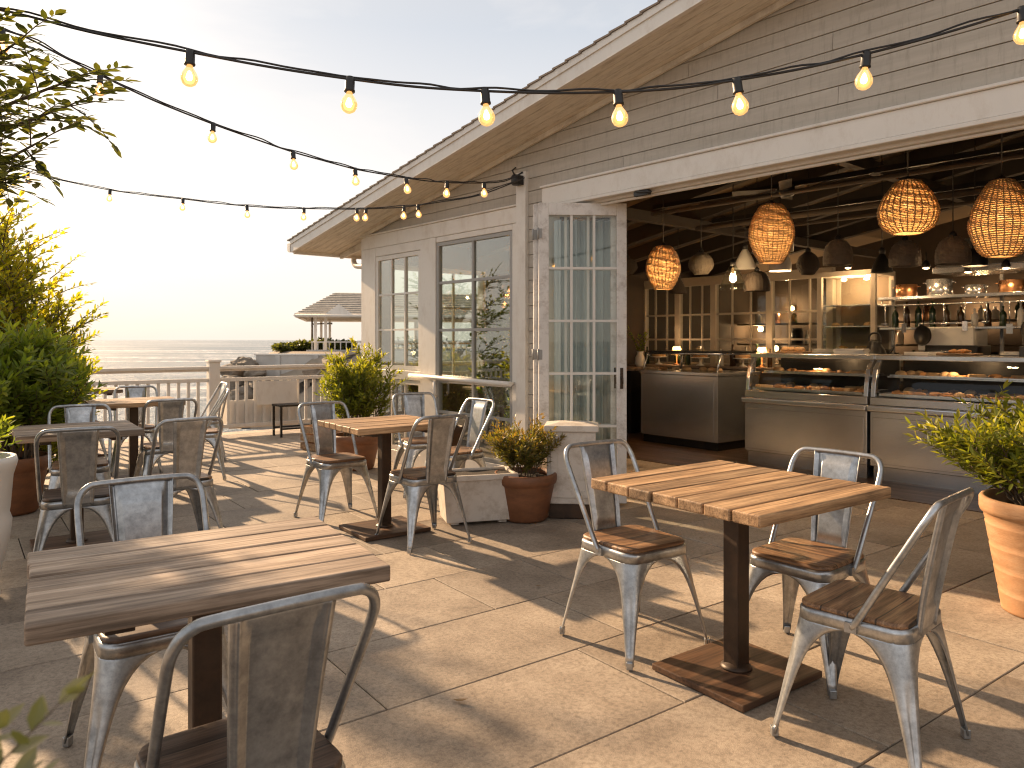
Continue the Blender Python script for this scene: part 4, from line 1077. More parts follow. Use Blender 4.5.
# tall glass cabinet
gc = inn('glass_cabinet', .10, 4.55, .008, 'tall glass door cabinet with lit shelves behind the left display case', 'cabinet')
W, H = .72, 2.12
mb = MB()
for x in (0, W-.06): mb.box(x,x+.06,0,.05,.9,H); mb.box(x,x+.06,.5,.55,.9,H)
mb.box(.061,W-.061,0,.05,.9,1.0); mb.box(0,W,0,.55,H+.001,H+.06); mb.build('frame', M['cream'], gc, bevel=.004)
mb = MB(); mb.box(0,W,0,.55,0,.898); mb.build('base', M['steel'], gc, bevel=.004)
mb = MB(); mb.box(.02,W-.02,.52,.548,.9,H); mb.build('back', M['inwall'], gc)
mb = MB()
for z in (1.22,1.50,1.76): mb.box(.03,W-.03,.06,.51,z,z+.012)
mb.build('shelf', M['steel'], gc)
mb = MB(); mb.box(.055,W-.055,.022,.027,1.0,H); mb.build('pane', M['glass_clear'], gc)
for k in (0,1):
    mb = MB(); mb.lathe([(.001,-.02),(.028,-.012),(.034,.006),(.02,.02)], 12, c=(.22+k*.28,.26,H-.03)); mb.build('bulb', M['spark'], gc)
pl = point_light(gc, 2.2); pl.location = (.36,.2,H-.1)
for i in range(6): pastry(rp.choice([0,1,3]), .22+.1*i, 4.80+rp.uniform(-.08,.06), (1.24 if i % 2 else 1.52), 'on a shelf of the tall glass cabinet', rp.uniform(0,6))
# back counter and kitchen equipment
bc = inn('back_counter', .9, 4.35, .008, 'long steel back counter in the kitchen behind the display cases', 'counter')
mb = MB(); mb.box(0,4.6,.0,.62,.10,.88); mb.build('cabinet', M['dark_steel'], bc, bevel=.004)
mb = MB(); mb.box(-.02,4.62,-.03,.64,.881,.925); mb.build('worktop', M['steel'], bc, bevel=.004)
sh = inn('kitchen_shelf', .9, 4.42, .008, 'high steel wall shelf with two tiers across the kitchen', 'shelf')
mb = MB(); mb.box(0,4.4,0,.36,1.80,1.835); mb.box(0,4.4,.05,.36,1.46,1.485); mb.build('board', M['steel'], sh, bevel=.003)
for x in (.02,1.15,2.3,3.4,4.36):
    mb = MB(); mb.box(x-.016,x+.016,.361,.39,.935,2.05); mb.build('upright', M['frame_grey'], sh)
hd = inn('extractor_hood', 1.7, 4.25, .008, 'dull steel extractor hood above the kitchen shelf', 'hood')
mb = MB(); mb.frustum(1.35,.30,2.12,1.1,.22,2.42, cx=1.2, cy=.35); mb.box(-.16,2.56,.04,.66,2.06,2.118); mb.build('canopy', M['steel'], hd, bevel=.004)
mb = MB(); mb.box(.95,1.45,.2,.5,2.421,3.2); mb.build('duct', M['dark_steel'], hd)
def bottle(s, t, z, h, r, mat, label, group):
    mb = MB(); mb.lathe([(r*.9,0),(r,h*.02),(r,h*.58),(r*.8,h*.68),(r*.32,h*.78),(r*.3,h*.95),(r*.36,h*.955),(r*.36,h),(.001,h)], 14)
    tag(mb.build('bottle', M[mat], None, loc=BW(s,t,z), rotz=rp.uniform(0,6)), label, 'bottle', group)
GB = 'bottles on the kitchen shelf'
for i in range(11):
    h = rp.uniform(.20,.30); mt = rp.choice(['brownglass','greenglass','ceramic'])
    nm = {'brownglass':'brown','greenglass':'dark green','ceramic':'white'}[mt]
    bottle(1.0+.14*i+rp.uniform(-.02,.02), 4.62, 1.493, h, .035, mt, nm + ' bottle standing on the lower kitchen shelf', nm + ' ' + GB)
def pan_pot(s, t, z, r, h, mat, label):
    mb = MB(); mb.lathe([(r*.95,0),(r,h*.05),(r,h),(r*.96,h),(r*.94,.01),(.001,.01)], 22)
    t_ = inn('cooking_pot', s, t, z, label, 'pot', 'cooking pots on the top kitchen shelf'); mb.build('body', M[mat], t_)
    hb = MB()
    for sx in (-1,1): hb.tube([(sx*r,-.03,h*.8),(sx*(r+.03),-.02,h*.8),(sx*(r+.03),.02,h*.8),(sx*r,.03,h*.8)], .006, 6)
    hb.build('handle', M[mat], t_)
for i, (s, r, h, mt, lb) in enumerate(((1.15,.11,.14,'copper','copper pot at the left end of the top kitchen shelf'),(1.5,.13,.18,'steel','tall steel stockpot on the top kitchen shelf'),(1.86,.10,.10,'steel','low steel saucepan on the top kitchen shelf'),(2.2,.12,.13,'copper','copper pot in the middle of the top kitchen shelf'),(2.6,.14,.20,'steel','largest steel stockpot, right on the top kitchen shelf'))):
    pan_pot(s, 4.6, 1.843, r, h, mt, lb)
# black coffee jug
s, z = room_pt(875, 325, 4.5)
j = inn('coffee_jug', s, 4.5, .933, 'big black round jug with a loop handle on the back counter', 'jug')
mb = MB(); mb.lathe([(.13,0),(.16,.03),(.155,.18),(.11,.30),(.07,.36),(.075,.39),(.05,.41),(.001,.42)], 24); mb.build('body', M['black'], j)
mb = MB(); mb.tube(smooth_path([(-.07,0,.37),(-.06,0,.47),(0,0,.50),(.06,0,.47),(.07,0,.37)], 4), .011, 8); mb.build('handle', M['black'], j)
mb = MB(); mb.tube([(.12,0,.22),(.19,0,.30),(.21,0,.34)], [.025,.015,.012], 8); mb.build('spout', M['black'], j)
# white boxed machine
s, z = room_pt(941, 320, 4.4)
e = inn('espresso_machine', s-.25, 4.38, .933, 'boxy white espresso machine on the back counter, right of the black jug', 'coffee machine')
mb = MB(); mb.box(0,.56,.05,.48,.30,.56); mb.box(.02,.54,.02,.48,.05,.15); mb.build('body', M['ceramic'], e, bevel=.015, segs=3)
mb = MB(); mb.box(.0,.56,.2,.48,.151,.299); mb.box(.02,.54,.05,.45,0,.049); mb.build('back_panel', M['dark_steel'], e)
mb = MB()
for x in (.15,.28,.41): mb.lathe([(.03,.23),(.03,.298)], 12, c=(x,.13,0)); mb.tube([(x,.13,.25),(x,-.02,.24)], .01, 8)
mb.build('group_head', M['steel'], e)
mb = MB(); mb.tube([(.01,.06,.60),(.55,.06,.60)], .008, 8); mb.tube([(.01,.06,.56),(.01,.06,.60)], .006, 6); mb.tube([(.55,.06,.56),(.55,.06,.60)], .006, 6); mb.build('cup_rail', M['steel'], e)
# bakery rack on the right
br = inn('bakery_rack', 2.72, 3.95, .008, 'dark steel bakery rack full of trays at the right of the kitchen', 'rack')
for x in (.0,1.3):
    for y in (0,.5):
        mb = MB(); mb.box(x,x+.035,y,y+.035,0,2.0); mb.build('upright', M['steel'], br)
mb = MB()
for z in (.5,.85,1.12,1.32,1.52,1.72,1.95): mb.box(.036,1.299,.01,.52,z,z+.018)
mb.build('shelf', M['dark_steel'], br)
for row, z in enumerate((1.139,1.339,1.539,1.739)):
    for i in range(8): pastry(rp.choice([0,1,1,3]), 2.84+.145*i, 4.05+rp.uniform(0,.14), z, 'on the dark bakery rack', rp.uniform(0,6))
# small things on top of the display cases and the back counter
def plate_stack(s, t, z, n, r, label):
    mb = MB()
    for i in range(n): mb.lathe([(r*.55,i*.011),(r*.9,i*.011+.009),(r,i*.011+.014),(r*.97,i*.011+.016),(r*.55,i*.011+.005),(.001,i*.011+.005)], 22)
    tag(mb.build('plate_stack', M['ceramic'], None, loc=BW(s,t,z)), label, 'plates')
plate_stack(.75,3.42,1.204,4,.11,'short stack of white plates on top of the left display case')
plate_stack(2.55,3.45,1.204,3,.12,'short stack of white plates on the middle display case, near its right end')
plate_stack(2.2,4.6,.933,9,.12,'tall stack of white plates on the back counter')
def paper_pile(s, t, z, w, d, n, label, rot):
    mb = MB(); r_ = random.Random(n)
    for i in range(n): mb.box(-w,w,-d,d,i*.009+.0005,i*.009+.0085, M=Matrix.Rotation(r_.uniform(-.12,.12),4,'Z'))
    tag(mb.build('paper_pile', M['paper'], None, loc=BW(s,t,z), rotz=BROT+rot), label, 'papers')
paper_pile(1.1,3.35,1.204,.15,.11,6,'thick pile of white papers on the left display case beside its right end',.2)
paper_pile(1.75,3.5,1.204,.14,.10,3,'thin pile of white papers on the middle display case',-.3)
paper_pile(2.9,3.4,1.204,.13,.10,4,'pile of white papers on the right display case',.1)
def board_item(s, t, label):
    mb = MB(); mb.box(-.17,.17,-.11,.11,0,.02); tag(mb.build('cutting_board', M['table'], None, bevel=.006, loc=BW(s,t,1.204), rotz=BROT), label, 'cutting board')
board_item(.42,3.42,'wooden cutting board on top of the left display case')
board_item(2.1,3.42,'wooden cutting board on top of the middle display case')
for i in range(5): pastry(rp.choice([0,1]), .33+.045*i, 3.40+.04*(i % 2), 1.2245, 'on the cutting board of the left display case', rp.uniform(0,6))
for i in range(3): pastry(rp.choice([0,1]), 2.02+.08*i, 3.42, 1.2245, 'on the cutting board of the middle display case', rp.uniform(0,6))
# dining room seen through the windows and the dark counter left of the island
dc = inn('side_counter', -2.95, 3.9, .008, 'dark wooden side counter against the left wall behind the folded door', 'counter')
mb = MB(); mb.box(0,.6,0,1.0,0,.90); mb.build('cabinet', M['dark_steel'], dc, bevel=.004)
mb = MB(); mb.box(-.02,.62,-.02,1.02,.901,.94); mb.build('worktop', M['table_grey'], dc, bevel=.004)
def vase(s, t, z, label, seed, sc_=1.0):
    r = inn('flower_vase', s, t, z, label, 'vase'); mb = MB()
    mb.lathe([(.05,0),(.075,.05),(.07,.14),(.04,.2),(.05,.23),(.045,.23),(.03,.19),(.001,.1)], 18); mb.build('body', M['ceramic'], r)
    rg2 = random.Random(seed); ms, ml = MB(), MB()
    for k in range(11):
        a = rg2.uniform(0,6.28); add_twig(ms, ml, V((0,0,.2)), V((math.cos(a)*.5,math.sin(a)*.5,1)), .42*rg2.uniform(.6,1.1)*sc_, .003, 10, .07, .028, rg2, .5)
    ms.build('stem', M['bark'], r); ml.build('leaves', M['leaf_g'], r)
vase(-2.6,4.4,.948,'leafy twigs in a white vase on the dark side counter',41)
# dining tables and lamps behind the tall window
shrub('hanging_plant', 'leafy garland plant hanging behind the tall window, beside the rattan lamp', 'plant', BW(-.62,.42,1.15), 1.1, .16, 6, 12, 10, .09, .04, M['leaf_g'], 33, r0=.04, twig=.14, stem_r=.005, tlo=.05, shape=.6)
hk = MB(); hk.tube([(0,0,1.02),(0,0,1.9)], .004, 6); o = [q for q in col.objects if q.name.startswith('hanging_plant')][0]; hk.build('cord', M['cable'], o)
dt = inn('dining_table', -1.1, 1.25, .008, 'indoor dining table just behind the tall window', 'table')
mb = MB(); mb.box(-.45,.45,-.4,.4,.72,.76); mb.build('tabletop', M['table'], dt, bevel=.005)
mb = MB(); mb.box(-.04,.04,-.04,.04,.02,.719); mb.box(-.25,.25,-.25,.25,0,.02); mb.build('pedestal', M['post'], dt)
vase(-1.15,1.3,.77,'leafy twigs in a white vase on the indoor dining table',42,1.2)
dt2 = copy_tree(dt); dt2.location = BW(-2.35,1.6,.008); tag(dt2, 'indoor dining table behind the small paned window', 'table')
rattan(-1.05,1.3,1.92,.42,.34,'squat','lit rattan pendant lamp hanging behind the tall window',7)
rattan(-2.35,1.7,1.86,.36,.34,'squat','lit rattan pendant lamp hanging behind the small paned window',7)
shrub('indoor_plant', 'tall indoor plant standing right behind the tall window', 'plant', BW(-1.30,.55,.01), 2.05, .24, 9, 16, 11, .11, .05, M['leaf_g'], 31, r0=.05, twig=.16, stem_r=.008, tlo=.35)
# lamps and shelves of the back room seen through the partition
for i, (s, z) in enumerate(((-2.7,1.55),(-2.1,1.9),(-1.2,1.7),(-.4,1.5),(-2.4,1.2),(.9,1.75),(1.9,1.8),(3.1,1.75))):
    lab = ('low','high','middle','near','lowest','kitchen left','kitchen middle','kitchen right')[i]
    r = inn('wall_lamp', s, 7.9 if s < .5 else 7.9, z, 'small glowing wall lamp in the back room, the ' + lab + ' one', 'wall lamp', 'small glowing lamps in the back room')
    mb = MB(); mb.box(-.03,.03,.02,.09,-.05,.05); mb.build('bracket', M['black'], r)
    mb = MB(); mb.lathe([(.001,-.05),(.035,-.04),(.05,0),(.035,.04),(.001,.05)], 14); mb.build('bulb', M['spark'], r)
    point_light(r, 1.6, .05).location = (0,-.12,0)
bs = inn('back_shelf', -2.9, 7.45, .008, 'wide open shelf against the rear wall of the back room', 'shelf')
mb = MB()
for z in (.9,1.25,1.6): mb.box(0,6,0,.4,z,z+.03)
for x in (0,1.2,2.4,3.6,4.8,5.97): mb.box(x,x+.03,.01,.39,0,.899)
mb.build('board', M['inwall'], bs)
for i in range(26):
    z = rp.choice([.938,1.288,1.638]); mt = rp.choice(['ceramic','brownglass','greenglass','ceramic']); nm = {'brownglass':'brown','greenglass':'dark green','ceramic':'white'}[mt]
    bottle(-2.8+.22*i+rp.uniform(-.04,.04), 7.62, z, rp.uniform(.18,.30), rp.uniform(.035,.06), mt, nm+' bottle on the open shelf of the back room', nm+' bottles in the back room')

# more of the busy kitchen
LM = []
for i, (px, py) in enumerate(((848,268),(884,272),(926,268),(968,272),(1006,268))):
    s, z = room_pt(px, py, 4.3)
    r = inn('hood_lamp', s, 4.3, z, ('first','second','third','fourth','fifth')[i] + ' small glowing spot lamp from the left, on the rail under the extractor hood', 'spot lamp', 'small spot lamps under the hood')
    mb = MB(); mb.lathe([(.035,.0),(.05,.02),(.03,.07),(.01,.09)], 12); mb.tube([(0,0,.09),(0,0,.17)], .006, 6); mb.build('housing', M['dark_steel'], r)
    mb = MB(); mb.lathe([(.001,-.012),(.03,-.006),(.034,.004),(.001,.006)], 12); mb.build('bulb', M['spark'], r)
    if i % 2 == 0: point_light(r, .8, .03).location = (0,0,-.04)
rl_ = inn('hanging_rail', .95, 4.36, 1.74, 'thin steel rail with hooks under the top kitchen shelf', 'rail')
mb = MB(); mb.tube([(0,0,0),(3.2,0,0)], .009, 8); mb.build('rail', M['steel'], rl_)
mb = MB()
for x in (.02,1.6,3.18): mb.tube([(x,0,.01),(x,.03,.06)], .006, 6)
mb.build('bracket', M['steel'], rl_)
def hang_item(kind, s, label):
    r = inn(kind, s, 4.345, 1.725, label, kind.replace('_',' '), 'kitchen tools hanging from the steel rail', rot=rp.uniform(-.5,.5)); mb = MB(); L_ = rp.uniform(.17,.24)
    mb.tube([(0,0,.012),(0,.0,-L_)], .006, 6)
    if kind == 'frying_pan':
        mb2 = MB(); mb2.lathe([(.001,0),(.10,0),(.115,.03),(.11,.03),(.098,.006),(.001,.006)], 20)
        mb.merge(mb2, Matrix.Translation((0,.01,-L_-.10)) @ Matrix.Rotation(math.pi/2,4,'X')); mat = M['dark_steel']
    elif kind == 'ladle':
        mb2 = MB(); mb2.lathe([(.001,0),(.025,.006),(.042,.03),(.04,.03),(.022,.01),(.001,.004)], 14); mb.merge(mb2, Matrix.Translation((0,-.03,-L_-.03))); mat = M['steel']
    else:
        mb.box(-.03,.03,-.003,.003,-L_-.10,-L_); mat = M['steel']
    mb.build('body', mat, r)
for i in range(15):
    k = ('ladle','spatula','frying_pan','ladle','spatula')[i % 5]
    hang_item(k, 1.02+.205*i, {'ladle':'steel ladle','spatula':'steel spatula','frying_pan':'dark frying pan'}[k] + ' hanging from the kitchen rail')
def jar(s, t, z, r, h, mat, label, group):
    o = inn('storage_jar', s, t, z, label, 'jar', group)
    mb = MB(); mb.lathe([(r*.95,0),(r,.01),(r,h*.8),(r*.8,h*.88),(r*.8,h*.9)], 16); mb.build('body', M[mat], o)
    mb = MB(); mb.lathe([(r*.86,h*.9),(r*.88,h),(.001,h+.004)], 16); mb.build('lid', M['black'], o)
for i in range(12):
    mt = ('ceramic','brownglass','copper','dark_steel')[i % 4]; nm = ('white','brown','copper coloured','dark')[i % 4]
    jar(1.0+.26*i+rp.uniform(-.03,.03), 4.62+rp.uniform(-.1,.05), .933, rp.uniform(.045,.075), rp.uniform(.14,.27), mt, nm + ' storage jar on the kitchen back counter', nm + ' jars on the kitchen back counter')
def oven(s, t, z, label):
    o = inn('table_oven', s, t, z, label, 'oven')
    mb = MB(); mb.box(0,.52,0,.42,0,.36); mb.build('body', M['dark_steel'], o, bevel=.008)
    mb = MB(); mb.box(.03,.38,-.012,-.001,.04,.32); mb.build('door', M['black'], o, bevel=.004)
    mb = MB(); mb.tube([(.05,-.035,.29),(.36,-.035,.29)], .008, 8); mb.tube([(.06,-.035,.29),(.06,-.01,.29)], .006, 6); mb.tube([(.35,-.035,.29),(.35,-.01,.29)], .006, 6); mb.build('handle', M['steel'], o)
    for k in range(3):
        mb = MB(); mb.lathe([(.022,-.018),(.022,0)], 12); q = mb.build('knob', M['steel'], o); q.location = (.45,-.001,.09+.09*k); q.rotation_euler = (math.pi/2,0,0)
oven(1.42,4.40,.933,'black table oven on the back counter, left of the coffee jug')
oven(3.35,4.40,.933,'black table oven on the back counter, behind the bakery rack')
def till(s, t, label):
    o = inn('cash_till', s, t, 1.203, label, 'till', rot=.25)
    mb = MB(); mb.box(-.15,.15,-.14,.14,0,.09); mb.build('drawer', M['black'], o, bevel=.006)
    mb = MB(); mb.prism([(-.13,-.02,.10),(-.13,.03,.10),(-.13,.12,.28),(-.13,.08,.29)],(.26,0,0)); mb.tube([(0,.05,.09),(0,.06,.16)], .02, 8); mb.build('screen', M['dark_steel'], o, bevel=.004)
till(2.72,3.52,'black cash till with a tilted screen on the middle display case')
def cake_stand(s, t, z, label, k):
    o = inn('cake_stand', s, t, z, label, 'cake stand')
    mb = MB(); mb.lathe([(.06,0),(.05,.012),(.014,.03),(.012,.09),(.03,.105),(.13,.11),(.13,.12),(.001,.118)], 22); mb.build('stand', M['ceramic'], o)
    c = MB(); c.lathe([(.10,.121),(.105,.13),(.105,.18),(.09,.195),(.001,.198)], 22); q = c.build('cake', M[('bread','pastry')[k % 2]], None, loc=BW(s,t,z)); tag(q, 'round cake on the ' + label.split(' cake stand')[0] + ' stand', 'cake')
pc = inn('pastry_sideboard', -2.9, 4.55, .008, 'low dark sideboard in front of the glass partition', 'sideboard')
mb = MB(); mb.box(0,2.9,0,.36,0,.94); mb.build('cabinet', M['darkwall'], pc, bevel=.004)
mb = MB(); mb.box(-.02,2.92,-.02,.37,.941,.972); mb.build('top', M['table_grey'], pc, bevel=.004)
for i, s in enumerate((-2.5,-1.75,-1.05,-.4)):
    cake_stand(s, 4.72, .982, ('leftmost white','second white','third white','rightmost white')[i] + ' cake stand on the sideboard before the glass partition', i)
for i in range(14):
    mt = rp.choice(['ceramic','brownglass','greenglass']); nm = {'brownglass':'brown','greenglass':'dark green','ceramic':'white'}[mt]
    s = -2.75+.19*i
    if min(abs(s-q) for q in (-2.5,-1.75,-1.05,-.4)) < .17: continue
    bottle(s, 4.75, .982, rp.uniform(.2,.34), rp.uniform(.03,.045), mt, nm+' bottle on the sideboard before the partition', nm+' bottles on the sideboard')
for i, s in enumerate((-2.15,-.75)):
    r = inn('table_lamp', s, 4.70, .982, ('left','right')[i]+' little glowing table lamp on the sideboard before the partition', 'table lamp')
    mb = MB(); mb.lathe([(.06,0),(.05,.015),(.012,.03),(.010,.17)], 14); mb.build('base', M['copper'], r)
    mb = MB(); mb.lathe([(.085,.15),(.05,.27)], 18, cap0=False, cap1=False); mb.build('shade', M['wicker_lining'], r)
    mb = MB(); mb.lathe([(.001,.16),(.022,.18),(.022,.21),(.001,.23)], 10); mb.build('bulb', M['spark'], r); point_light(r, .7, .02).location = (0,0,.25)
# more things on the open shelf of the back room
for i in range(14):
    mt = ('ceramic','copper','dark_steel')[i % 3]; nm = ('white','copper coloured','dark')[i % 3]
    jar(-2.7+.42*i, 7.66, (.938,1.288,1.638)[(i*2) % 3], rp.uniform(.06,.10), rp.uniform(.18,.28), mt, nm+' jar on the open shelf of the back room', nm+' jars in the back room')
# ---------------------------------------------------------------- ground, patio, sea, headland
UA = math.radians(36.5); U1 = V((-math.sin(UA), math.cos(UA), 0)); U2 = V((math.cos(UA), math.sin(UA), 0)); PROT = UA   # local x = U2, local y = U1
RAIL = 10.9
base = MB(); base.box(-5.2,16,-9,RAIL+.55,-.30,-.012)
o = base.build('patio_bed', M['grout'], None, rotz=PROT); tag(o, kind='structure')
pv = MB(); rg = random.Random(8); y = .058-.61*12; row = 0
TW, TH = 1.22, .61
while y < RAIL+.5:
    y1 = y+TH; off = 1.284 + ((row*.5) % 1)*TW*.5*(1 if rg.random() < .6 else -1) - TW*5
    k = 0; x = off
    while x < 14:
        w = TW if rg.random() < .55 else TW/2
        if x+w > -5.1 and (y > -5 or x < 8):
            g = .0031; dz = rg.uniform(-.0016,.0016); a, b = rg.uniform(-.0010,.0010), rg.uniform(-.0010,.0010); c = .003
            n = len(pv.v); X0, X1, Y0, Y1 = x+g, x+w-g, y+g, min(y1, RAIL+.5)-g
            pv.v += [V((X0,Y0,-.011)),V((X1,Y0,-.011)),V((X1,Y1,-.011)),V((X0,Y1,-.011)),
                     V((X0,Y0,dz+a-c)),V((X1,Y0,dz+b-c)),V((X1,Y1,dz-a-c)),V((X0,Y1,dz-b-c)),
                     V((X0+c,Y0+c,dz+a)),V((X1-c,Y0+c,dz+b)),V((X1-c,Y1-c,dz-a)),V((X0+c,Y1-c,dz-b))]
            tn = rg.random()
            for q in ((0,1,5,4),(1,2,6,5),(2,3,7,6),(3,0,4,7),(4,5,9,8),(5,6,10,9),(6,7,11,10),(7,4,8,11),(8,9,10,11)): pv.face([n+i for i in q], tn)
        x += w
    y = y1; row += 1
o = pv.build('patio_paving', M['stone'], None, rotz=PROT); tag(o, kind='structure')
# bluff under the terrace, one sheet reaching inland and falling to the sea
SEA = -4.6
mb = MB(); rg = random.Random(4)
ring_top = [(-5.4,-40),(-5.4,-20),(-5.5,-8),(-5.4,0),(-5.5,5),(-5.4,RAIL+.6),(0,RAIL+.7),(5,RAIL+.7),(10,RAIL+.8),(16,RAIL+.9),(40,RAIL+1),(90,RAIL+1)]
def P(x, y, z): v = U2*x+U1*y; return V((v.x, v.y, z))
rows = []
for i in range(7):
    t = i/6; row = []
    for j, (x, y) in enumerate(ring_top):
        ox = -1 if x < -5 else 0; oy = 1 if y > RAIL else 0
        d = (t**1.2)*7.5*(1+.25*math.sin(j*1.7+i))
        row.append(P(x+ox*d, y+oy*d, -.10+(SEA-.6+.10)*t**.7 + (rg.uniform(-.2,.2) if 0 < i < 6 else 0)))
    rows.append(row)
mb.grid(rows)
n = len(mb.v); mb.v += [P(x,y,-.10) for x, y in ring_top] + [P(90,-40,-.10)]
# keep the inland sheet under the patio
mb.face([n+i for i in range(len(ring_top)+1)][::-1])
o = mb.build('bluff_ground', M['earth'], None); tag(o, kind='structure')
# sea
def m_sea():
    m, nt, b = new_mat('sea_water')
    tc = nt.nodes.new('ShaderNodeTexCoord')
    def nz(sc_, scale, det, rough=.6):
        mp = nt.nodes.new('ShaderNodeMapping'); mp.inputs['Scale'].default_value = sc_; L(nt, tc.outputs['Object'], mp.inputs[0])
        n = N(nt, 'ShaderNodeTexNoise', Scale=scale, Detail=det, Roughness=rough, Distortion=.4); L(nt, mp.outputs[0], n.inputs[0]); return n.outputs[0]
    foam = nz((.006,.030,1), 1.0, 9, .62); foam2 = nz((.25,.7,1), 1.0, 6, .7)
    f = ramp(nt, foam, [(.49,(0,0,0)),(.58,(1,1,1))]).outputs[0]
    f2 = ramp(nt, foam2, [(.40,(0,0,0)),(.58,(1,1,1))]).outputs[0]
    ff = mul(nt, f, f2)
    c = mixc(nt, ff, (.165,.225,.29), (.76,.77,.78))
    L(nt, c, b.inputs['Base Color']); L(nt, ramp(nt, ff, [(0,(.5,)*3),(1,(.85,)*3)]).outputs[0], b.inputs['Roughness'])
    w1 = nz((.12,.45,1), 1.0, 8, .65); w2 = nz((1.2,2.2,1), 1.0, 4)
    b.inputs['Specular IOR Level'].default_value = .12
    bump(nt, b, mixc(nt, .3, w1, w2), 1.0, 1.6); return m
M['sea'] = m_sea()
mb = MB(); rows = []; d = 8.0; ds = []
while d < 30000: ds.append(d); d *= 1.018 if d < 500 else 1.10
for d in ds:
    row = []
    for j in range(61):
        x = (-1.3+2.6*j/60)*max(d, 60)*1.2
        sw = 0
        if d < 900: sw = (.34*math.sin(d*.30+.6*math.sin(x*.021)+x*.012) + .20*math.sin(d*.13+x*.03+1) + .12*math.sin(d*.71-x*.05))*min(1, (d-8)/30)*max(.0, 1-d/900)
        row.append(V((x, d, SEA+sw)))
    rows.append(row)
mb.grid(rows)
n = len(mb.v); mb.v += [V((-30000,8,SEA-.5)),V((30000,8,SEA-.5)),V((30000,-3000,SEA-.5)),V((-30000,-3000,SEA-.5))]; mb.face((n+3,n+2,n+1,n))
o = mb.build('sea', M['sea'], None); tag(o, kind='structure')
# headland with pavilion
HZ = .55
mb = MB(); rg = random.Random(12); rows = []
outl = [(-17.5,47),(-21.5,52),(-23.5,58),(-23,66),(-21,76),(-17,88),(0,98),(40,104)]
inner = [(-10,50),(-15,53),(-18,58),(-18,66),(-17,74),(-13,84),(0,92),(40,96)]
for i in range(6):
    t = i/5; row = []
    for a, b in zip(outl, inner):
        x = a[0]*(1-t)+b[0]*t + rg.uniform(-.5,.5)*(0 < t < 1); y = a[1]*(1-t)+b[1]*t + rg.uniform(-.5,.5)*(0 < t < 1)
        row.append(V((x, y, (SEA-.4)*(1-t)**1.5 + HZ*(1-(1-t)**1.5))))
    rows.append(row)
mb.grid(rows); n = len(mb.v); mb.v += [V((x,y,HZ)) for x, y in inner] + [V((40,50,HZ))]; mb.face([n+i for i in range(len(inner)+1)][::-1])
n = len(mb.v); mb.v += [V((-17.5,47,SEA-.4)),V((-10,50,HZ)),V((40,50,HZ)),V((40,47,SEA-.4))]; mb.face((n,n+3,n+2,n+1))
o = mb.build('headland', M['earth'], None); tag(o, kind='structure')
# pavilion: hipped roof on posts
PVX, PVY = -8.5, 60.0
pav = empty('seaside_pavilion', (PVX, PVY, HZ), math.radians(12), 'open timber pavilion with a hipped shake roof on the headland by the sea', 'pavilion')
mb = MB(); e = 7.9; f = 6.5; z0 = 2.55; z1 = 4.45; rl = 5.3
C4 = [V((-e,-f,z0)),V((e,-f,z0)),V((e,f,z0)),V((-e,f,z0))]; R2 = [V((-rl,0,z1)),V((rl,0,z1))]
def course(Pa, Pb, Pc, Pd, n_):      # stepped courses of shakes between eave line Pa-Pb and ridge line Pd-Pc
    nrm = (Pb-Pa).cross(Pd-Pa).normalized()
    for i in range(n_):
        t0, t1 = i/n_, (i+1)/n_
        a = Pa.lerp(Pd, t0)+nrm*.10; b = Pb.lerp(Pc, t0)+nrm*.10; c = Pb.lerp(Pc, t1)+nrm*.03; d_ = Pa.lerp(Pd, t1)+nrm*.03
        m_ = 14
        for k in range(m_):
            u, v = k/m_, (k+1)/m_
            mb.quad(a.lerp(b,u), a.lerp(b,v), d_.lerp(c,v), d_.lerp(c,u), rg.random())
            mb.quad(a.lerp(b,u)-nrm*.08, a.lerp(b,v)-nrm*.08, a.lerp(b,v), a.lerp(b,u), rg.random())
course(C4[0],C4[1],R2[1],R2[0],12); course(C4[1],C4[2],R2[1],R2[1],12); course(C4[2],C4[3],R2[0],R2[1],12); course(C4[3],C4[0],R2[0],R2[0],12)
mb.quad(C4[0],C4[3],C4[2],C4[1])
mb.build('roof', M['shingle_far'], pav)
mb = MB()
for a, b in ((0,1),(1,2),(2,3),(3,0)): mb.tube([C4[a]-V((0,0,.06)), C4[b]-V((0,0,.06))], .13, 4)
mb.build('eave_fascia', M['white'], pav)
mb = MB()
for s in (-1,1):
    mb.prism([(-e*.75,-f-.05,z0+.02),(-e*.75+1.9,-f-.05,z0+.02),(-e*.75+.95,-f-.05,z0+.75)],(0,2.0,0)) if s < 0 else None
mb.build('dormer_gable', M['white'], pav)
for x in (-6.6,-5.9,-3.1,-2.5,.6,1.3,4.6,6.6):
    for y in (-5.4, 5.4):
        mb = MB(); mb.box(x-.10,x+.10,y-.10,y+.10,.101,z0-.12); mb.build('pillar', M['white'], pav)
mb = MB(); mb.box(-7.2,7.2,-5.9,5.9,0,.10); mb.build('deck', M['concrete'], pav)
for y in (-5.7,5.7):
    mb = MB(); mb.box(-6.9,6.9,y-.04,y+.04,.62,.70)
    for i in range(36): mb.box(-6.85+.39*i,-6.79+.39*i,y-.025,y+.025,.1,.621)
    mb.build('balustrade', M['white'], pav)
